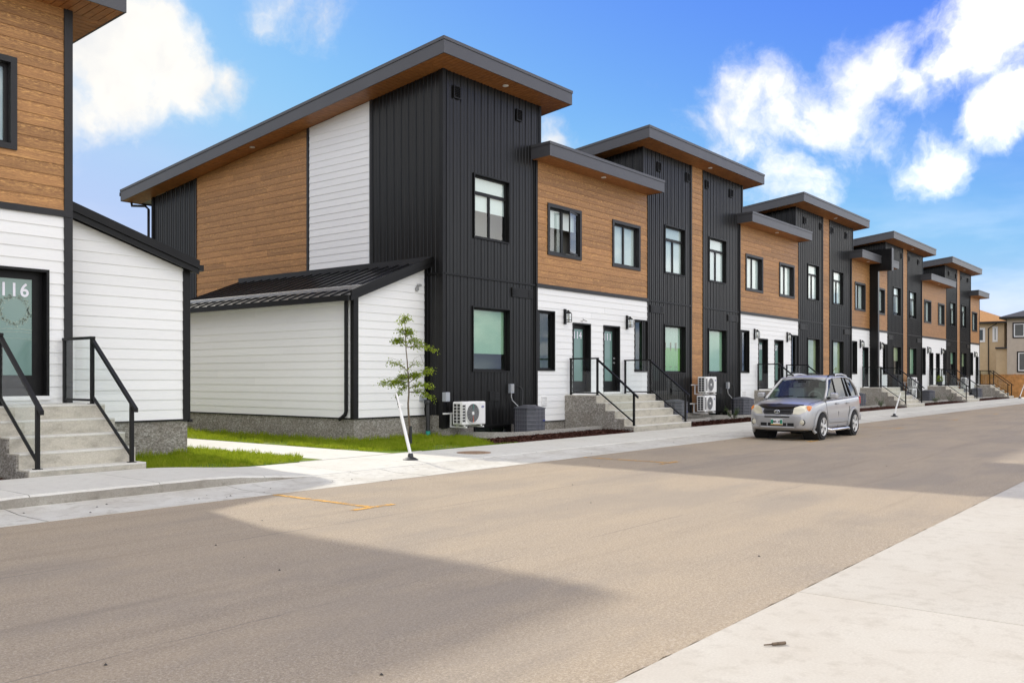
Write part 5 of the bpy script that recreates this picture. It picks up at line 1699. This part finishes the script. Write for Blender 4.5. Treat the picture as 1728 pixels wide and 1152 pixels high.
for sy in (1, -1):
    S = lambda p: (p[0], p[1] * sy, p[2])
    MB().tube([S((.88, .81, 1.05)), S((.53, .735, 1.32)), S((.21, .63, 1.568)), S((-.02, .648, 1.60))], [.035, .032, .032, .03], 8).build('pillar', 'car_paint', car, smooth=True, **KW)
    for a, b, w, mt in (((.01, .818, 1.05), (-.08, .648, 1.60), .030, 'arch_black'), ((-.86, .818, 1.08), (-.84, .645, 1.62), .034, 'arch_black'), ((-1.22, .808, 1.085), (-1.14, .638, 1.61), .024, 'arch_black')):
        bar(S(a), S(b), w).build('pillar', mt, car, smooth=True, **KW)
    MB().tube([S((-1.97, .755, 1.08)), S((-1.90, .70, 1.33)), S((-1.70, .60, 1.575))], [.055, .05, .045], 8).build('pillar', 'car_paint', car, smooth=True, **KW)
    MB().tube([S((.2, .628, 1.583)), S((-.72, .652, 1.635)), S((-1.22, .645, 1.625)), S((-1.74, .595, 1.575))], .026, 8).build('roof_edge', 'car_paint', car, smooth=True, **KW)
    MB().tube([S((.95, .812, 1.035)), S((.3, .828, 1.05)), S((-.6, .83, 1.07)), S((-1.3, .82, 1.085)), S((-1.95, .76, 1.10))], .022, 8).build('belt_line', 'car_cladding', car, smooth=True, **KW)
    # side windows
    def pane(pts, mt):
        MB().prism([S(p) for p in pts], [S((p[0], p[1] - .008, p[2])) for p in pts]).build('side_window', mt, car, **KW)
    pane([(.70, .795, 1.06), (.0, .815, 1.06), (-.06, .655, 1.595), (.16, .645, 1.575), (.41, .71, 1.38)], 'car_glass')
    pane([(-.02, .815, 1.06), (-.85, .815, 1.08), (-.84, .66, 1.61), (-.09, .655, 1.60)], 'car_glass_dark')
    pane([(-.88, .815, 1.085), (-1.92, .745, 1.11), (-1.86, .70, 1.30), (-1.66, .615, 1.56), (-.86, .655, 1.61)], 'car_glass_dark')
    # wheels, arches, flares
    for wx in (1.245, -1.245):
        y0 = .868
        MB().lathe([(.0, y0 * sy - .40 * sy), (.385, y0 * sy - .40 * sy), (.385, (y0 + .004) * sy), (.30, (y0 + .0045) * sy), (.0, (y0 + .0045) * sy)], (wx, 0, .345), 'y', 32).build('wheel_arch', 'arch_black', car, **KW)
        fl = MB(); path = []
        for a in [R(-22 + 224 * i / 20) for i in range(21)]:
            path.append((wx + .415 * math.cos(a), (bodyw(min(2.0, wx + .415 * math.cos(a)), .345 + .415 * math.sin(a)) + .006) * sy, .345 + .415 * math.sin(a)))
        fl.tube(path, .042, 8).build('wheel_flare', 'car_cladding', car, smooth=True, **KW)
        yo = (.912) * sy; yi = (.69) * sy
        wh = MB().lathe([(.225, yi), (.325, yi + .01 * sy), (.347, yi + .04 * sy), (.347, yo - .045 * sy), (.325, yo - .008 * sy), (.235, yo), (.225, yo - .02 * sy)], (wx, 0, .347), 'y', 36)
        ty = wh.build('wheel', 'tyre', car, smooth=True, **KW)
        MB().lathe([(.228, yo - .004 * sy), (.236, yo + .004 * sy), (.222, yo + .003 * sy), (.205, yo - .02 * sy), (.20, yo - .09 * sy)], (wx, 0, .347), 'y', 36, caps=False).build('rim', 'alloy', ty, smooth=True, **KW)
        MB().lathe([(.0, yo - .075 * sy), (.205, yo - .075 * sy), (.205, yo - .09 * sy), (0, yo - .09 * sy)], (wx, 0, .347), 'y', 24).build('brake_disc', 'grille_dark', ty, **KW)
        sp = MB()
        for k in range(5):
            a = R(90 + 72 * k + 10)
            def pp(r, da, yy): return (wx + r * math.cos(a + da), yy, .347 + r * math.sin(a + da))
            A = [pp(.03, -.9, yo - .012 * sy), pp(.03, .9, yo - .012 * sy), pp(.12, .36, yo - .002 * sy), pp(.222, .23, yo - .012 * sy), pp(.222, -.23, yo - .012 * sy), pp(.12, -.36, yo - .002 * sy)]
            sp.prism(A, [(p[0], p[1] - .035 * sy, p[2]) for p in A])
        sp.lathe([(.05, yo - .02 * sy), (.05, yo + .002 * sy), (.03, yo + .008 * sy), (0, yo + .009 * sy)], (wx, 0, .347), 'y', 16)
        sp.build('spokes', 'alloy', ty, **KW)
    for (fx, wz) in ((-1.70, .30), (.84, .27)):
        MB().box(fx - .012, fx + .012, min(.66 * sy, .86 * sy), max(.66 * sy, .86 * sy), .16, .42).build('mud_flap', 'arch_black', car, **KW)
    # running-board tube
    MB().tube([S((.80, .74, .30)), S((.74, .90, .245)), S((.66, .925, .24)), S((-.62, .925, .24)), S((-.72, .90, .245)), S((-.78, .74, .30))], .038, 10).build('side_step', 'chrome', car, smooth=True, **KW)
    # doors: shut lines, handles, rub strip
    for (pts) in ([(.86, .34), (.80, .60), (.90, .98), (.92, 1.02)], [(-.02, .30), (-.02, .7), (.0, 1.05)], [(-.80, .36), (-.86, .62), (-.93, .82), (-.88, 1.07)]):
        MB().tube([(x, (bodyw(x, z) + .001) * sy, z) for (x, z) in pts], .009, 5).build('door_gap', 'grille_dark', car, **KW)
    MB().tube([(x, (bodyw(x, .30) + .001) * sy, .335) for x in (.84, .4, 0, -.4, -.80)], .005, 5).build('door_gap', 'grille_dark', car, **KW)
    for hx in (.12, -.72):
        w = bodyw(hx, .92); MB().box(hx - .11, hx + .09, min(w * sy, (w + .035) * sy), max(w * sy, (w + .035) * sy), .905, .94).build('door_handle', 'car_cladding', car, bevel=.01, **KW)
    m = MB(); xs = [.74, .70, .2, -.3, -.66, -.74]
    top = [.52, .545, .53, .52, .51, .49]; bot = [.42, .415, .41, .405, .405, .41]
    A = []; 
    for x, a, b in zip(xs, top, bot):
        w = bodyw(x, .47); A.append([(x, (w - .01) * sy, a), (x, (w + .018) * sy, a - .02), (x, (w + .018) * sy, b + .02), (x, (w - .01) * sy, b)])
    m.add([p for r in A for p in r], [(i * 4 + j, i * 4 + j + 1, (i + 1) * 4 + j + 1, (i + 1) * 4 + j) for i in range(len(A) - 1) for j in range(3)] + [(0, 1, 2, 3), (20, 21, 22, 23)])
    m.build('rub_strip', 'car_cladding', car, smooth=True, **KW)
    # mirrors
    m = MB().box(.66, .80, min(.90 * sy, 1.10 * sy), max(.90 * sy, 1.10 * sy), 1.07, 1.215); mo = m.build('mirror', 'car_paint', car, bevel=.04, **KW)
    MB().tube([S((.74, .80, 1.06)), S((.73, .93, 1.09))], .03, 8).build('mirror_arm', 'arch_black', mo, smooth=True, **KW)
    MB().box(.652, .658, min(.915 * sy, 1.085 * sy), max(.915 * sy, 1.085 * sy), 1.085, 1.20).build('mirror_glass', 'car_glass_dark', mo, **KW)
    # roof rails
    MB().tube([S((-.52, .58, 1.665)), S((-.62, .585, 1.705)), S((-1.1, .575, 1.712)), S((-1.52, .55, 1.675)), S((-1.62, .545, 1.63))], .022, 8).build('roof_rail', 'alloy', car, smooth=True, **KW)
    MB().tube([S((.0, .58, 1.65)), S((-.10, .585, 1.69)), S((-.45, .585, 1.70)), S((-.55, .58, 1.67))], .018, 8).build('roof_rail', 'arch_black', car, smooth=True, **KW)
    # headlamps wrap the corners
    P = [(2.03, .40, .68), (2.06, .40, .69), (2.045, .43, .845), (1.985, .56, .895), (1.88, .69, .905), (1.80, .755, .90), (1.78, .785, .86), (1.87, .775, .78), (1.97, .72, .70), (2.03, .58, .675)]
    hv = [S((p[0] + .012, p[1] + .008, p[2])) for p in P[1:]]
    c = Vector((0, 0, 0)); 
    for p in hv: c += Vector(p)
    c /= len(hv); c = c + Vector((.035, .03 * sy, .0)); inn = Vector((1.80, .60 * sy, .79))
    nn = len(hv)
    hl = MB().add(hv + [tuple(c), tuple(inn)], [(i, (i + 1) % nn, nn) for i in range(nn)] + [((i + 1) % nn, i, nn + 1) for i in range(nn)]).build('headlamp', 'headlamp', car, **KW)
    av = [S(p) for p in [(1.91, .715, .89), (1.86, .75, .895), (1.80, .785, .89), (1.785, .805, .86), (1.86, .805, .80), (1.92, .77, .745), (1.95, .745, .74), (1.93, .735, .80)]]
    ac = Vector((0, 0, 0))
    for p in av: ac += Vector(p)
    ac /= len(av); ac = ac + Vector((.03, .022 * sy, .0)); nn = len(av)
    MB().add(av + [tuple(ac), (1.80, .62 * sy, .80)], [(i, (i + 1) % nn, nn) for i in range(nn)] + [((i + 1) % nn, i, nn + 1) for i in range(nn)]).build('indicator', 'amber', hl, **KW)
    m = MB().lathe([(.0, .0), (.060, .0), (.066, .02), (.055, .035), (.0, .045)], (2.03, .63 * sy, .475), 'x', 20); m.build('fog_lamp', 'fog_lens', car, smooth=True, **KW)
    m = MB().lathe([(.085, -.03), (.088, .012), (.070, .018)], (2.028, .63 * sy, .475), 'x', 20, caps=False); m.build('fog_surround', 'grille_dark', car, smooth=True, **KW)
    MB().box(-2.10, -1.97, min(.68 * sy, .80 * sy), max(.68 * sy, .80 * sy), .86, 1.10).build('tail_lamp', 'tail_red', car, bevel=.03, **KW)
# windscreen and rear glass
def curved(rows_, mt, name):
    m = MB(); A = []
    for (x, w, z, bow) in rows_:
        A.append([(x + bow * (1 - (k / 4) ** 2), w * k / 4, z) for k in range(-4, 5)])
    n = 9; m.add([p for r in A for p in r], [(i * n + k, i * n + k + 1, (i + 1) * n + k + 1, (i + 1) * n + k) for i in range(len(A) - 1) for k in range(n - 1)])
    return m.build(name, mt, car, smooth=True, closed=False, **KW)


curved([(.86, .785, 1.075, .10), (.66, .745, 1.21, .095), (.44, .70, 1.375, .09), (.215, .625, 1.55, .08)], 'car_glass', 'windscreen')
curved([(-2.0, .70, 1.10, -.06), (-1.92, .66, 1.30, -.05), (-1.76, .56, 1.56, -.04)], 'car_glass_dark', 'rear_window')
MB().box(-1.9, .9, -.76, .76, .95, 1.035).build('cabin_floor', 'seat', car, **KW)
for sy in (.36, -.36):
    m = MB().box(-.35, -.15, sy - .23, sy + .23, 1.0, 1.34).box(-.33, -.20, sy - .12, sy + .12, 1.34, 1.50); m.build('seat', 'seat', car, bevel=.04, **KW)
MB().box(-1.2, -1.05, -.6, .6, 1.0, 1.36).build('seat', 'seat', car, bevel=.04, **KW)
n_ = 20; MB().tube([(.36 + .05 * math.sin(2 * math.pi * k / n_), .36 + .17 * math.cos(2 * math.pi * k / n_), 1.10 + .15 * math.sin(2 * math.pi * k / n_)) for k in range(n_ + 1)], .014, 6).build('steering_wheel', 'seat', car, smooth=True, **KW)
MB().box(.30, .36, -.11, .11, 1.47, 1.53).build('rear_view_mirror', 'arch_black', car, **KW)
for (a, b) in (((.98, .10, 1.095), (.86, .60, 1.12)), ((.96, -.55, 1.085), (.94, -.02, 1.13))):
    MB().tube([a, b], .012, 5).build('wiper', 'arch_black', car, **KW)
# nose
MB().tube([(x, (bodyw(x, .9) * .93) * sy_, z) for (x, sy_, z) in ((1.86, -1, .945), (1.5, -1, .985), (.98, -1, 1.03))], .006, 5).tube([(x, (bodyw(x, .9) * .93) * sy_, z) for (x, sy_, z) in ((1.86, 1, .945), (1.5, 1, .985), (.98, 1, 1.03))], .006, 5).build('bonnet_gap', 'grille_dark', car, **KW)
def front(pts, name, mt, d=.03, par=car, bev=0.0):
    return MB().prism(pts, [(p[0] - d, p[1], p[2]) for p in pts]).build(name, mt, par, bevel=bev, **KW)


gp = [(2.085, -.36, .685), (2.085, .36, .685), (2.075, .385, .73), (2.035, .375, .80), (2.035, -.375, .80), (2.075, -.385, .73)]
gr = front(gp, 'grille', 'black_plastic', .08)
for z in (.725, .765): MB().box(2.055, 2.088, -.35, .35, z - .004, z + .004).build('grille_bar', 'grille_dark', gr, **KW)
# emblem: three linked ovals
def oval(cy, cz, a, b, r, x=2.10): return [(x, cy + a * math.cos(2 * math.pi * k / 28), cz + b * math.sin(2 * math.pi * k / 28)) for k in range(29)]
em = MB().tube(oval(0, .742, .070, .048, 0), .0075, 6).tube(oval(0, .742, .024, .044, 0), .006, 6).tube(oval(0, .762, .052, .020, 0), .006, 6)
em.build('emblem', 'chrome', car, smooth=True, **KW)
# bonnet guard: a dark bowed strip along the bonnet's front edge
m = MB(); A = []
for k in range(-8, 9):
    y = .70 * k / 8; x = 2.03 - .30 * (abs(k) / 8) ** 2.2; zt = .945 - .02 * abs(k) / 8 + (.012 if k == 0 else 0)
    A.append([(x + .015, y, .80 + .07 * (abs(k) / 8) ** 2), (x + .03, y, .86 + .03 * (abs(k) / 8)), (x - .10, y * .99, zt)])
m.add([p for r in A for p in r], [(i * 3 + j, i * 3 + j + 1, (i + 1) * 3 + j + 1, (i + 1) * 3 + j) for i in range(16) for j in range(2)])
m.build('bonnet_guard', 'deflector', car, smooth=True, closed=False, **KW)
# bumper
A = []
for k in range(-10, 11):
    y = .80 * k / 10; x = 2.105 - .02 * (abs(k) / 10) ** 2 - .24 * max(0, abs(k) / 10 - .62) ** 2 / .1444
    A.append([(x - .10, y, .655), (x, y, .635), (x + .008, y, .55), (x - .012, y, .42), (x - .03, y, .33), (x - .09, y, .275), (x - .2, y, .27)])
m = MB(); nb = 7; m.add([p for r in A for p in r], [(i * nb + j, i * nb + j + 1, (i + 1) * nb + j + 1, (i + 1) * nb + j) for i in range(20) for j in range(nb - 1)])
bp = m.build('bumper', 'car_cladding', car, smooth=True, closed=False, **KW)
MB().box(2.07, 2.119, -.33, .33, .592, .622).build('air_slot', 'arch_black', bp, **KW)
MB().box(2.05, 2.100, -.44, .44, .375, .455).build('air_intake', 'arch_black', bp, **KW)
for y in (-.26, .26): MB().box(2.06, 2.102, y - .012, y + .012, .375, .455).build('intake_rib', 'car_cladding', bp, **KW)
MB().box(2.04, 2.105, -.45, .45, .325, .365).build('lip', 'car_paint', bp, bevel=.012, **KW)
MB().box(1.6, 1.88, -.62, .62, .215, .28).build('undertray', 'arch_black', car, **KW)
MB().box(-1.9, 1.6, -.55, .55, .20, .26).build('underbody', 'arch_black', car, **KW)
pl_ = MB().box(2.108, 2.124, -.155, .155, .40, .555).build('number_plate', 'plate_white', car, **KW)
MB().box(2.1245, 2.126, -.153, -.09, .43, .535).box(2.1245, 2.126, .09, .153, .43, .535).build('plate_side', 'plate_green', pl_, **KW)
MB().box(2.1245, 2.126, -.153, .153, .402, .425).build('plate_foot', 'plate_gold', pl_, **KW)
lettering('LMR 307', .085, lambda a, b, d: (2.1275 + d * .2, a * .85, .48 + b), 'plate_lettering', 'black_plastic', pl_, off=(0, 0, 0), extrude=.001)
# rear bumper
MB().box(-2.16, -1.85, -.80, .80, .40, .60).build('rear_bumper', 'car_cladding', car, bevel=.05, **KW)
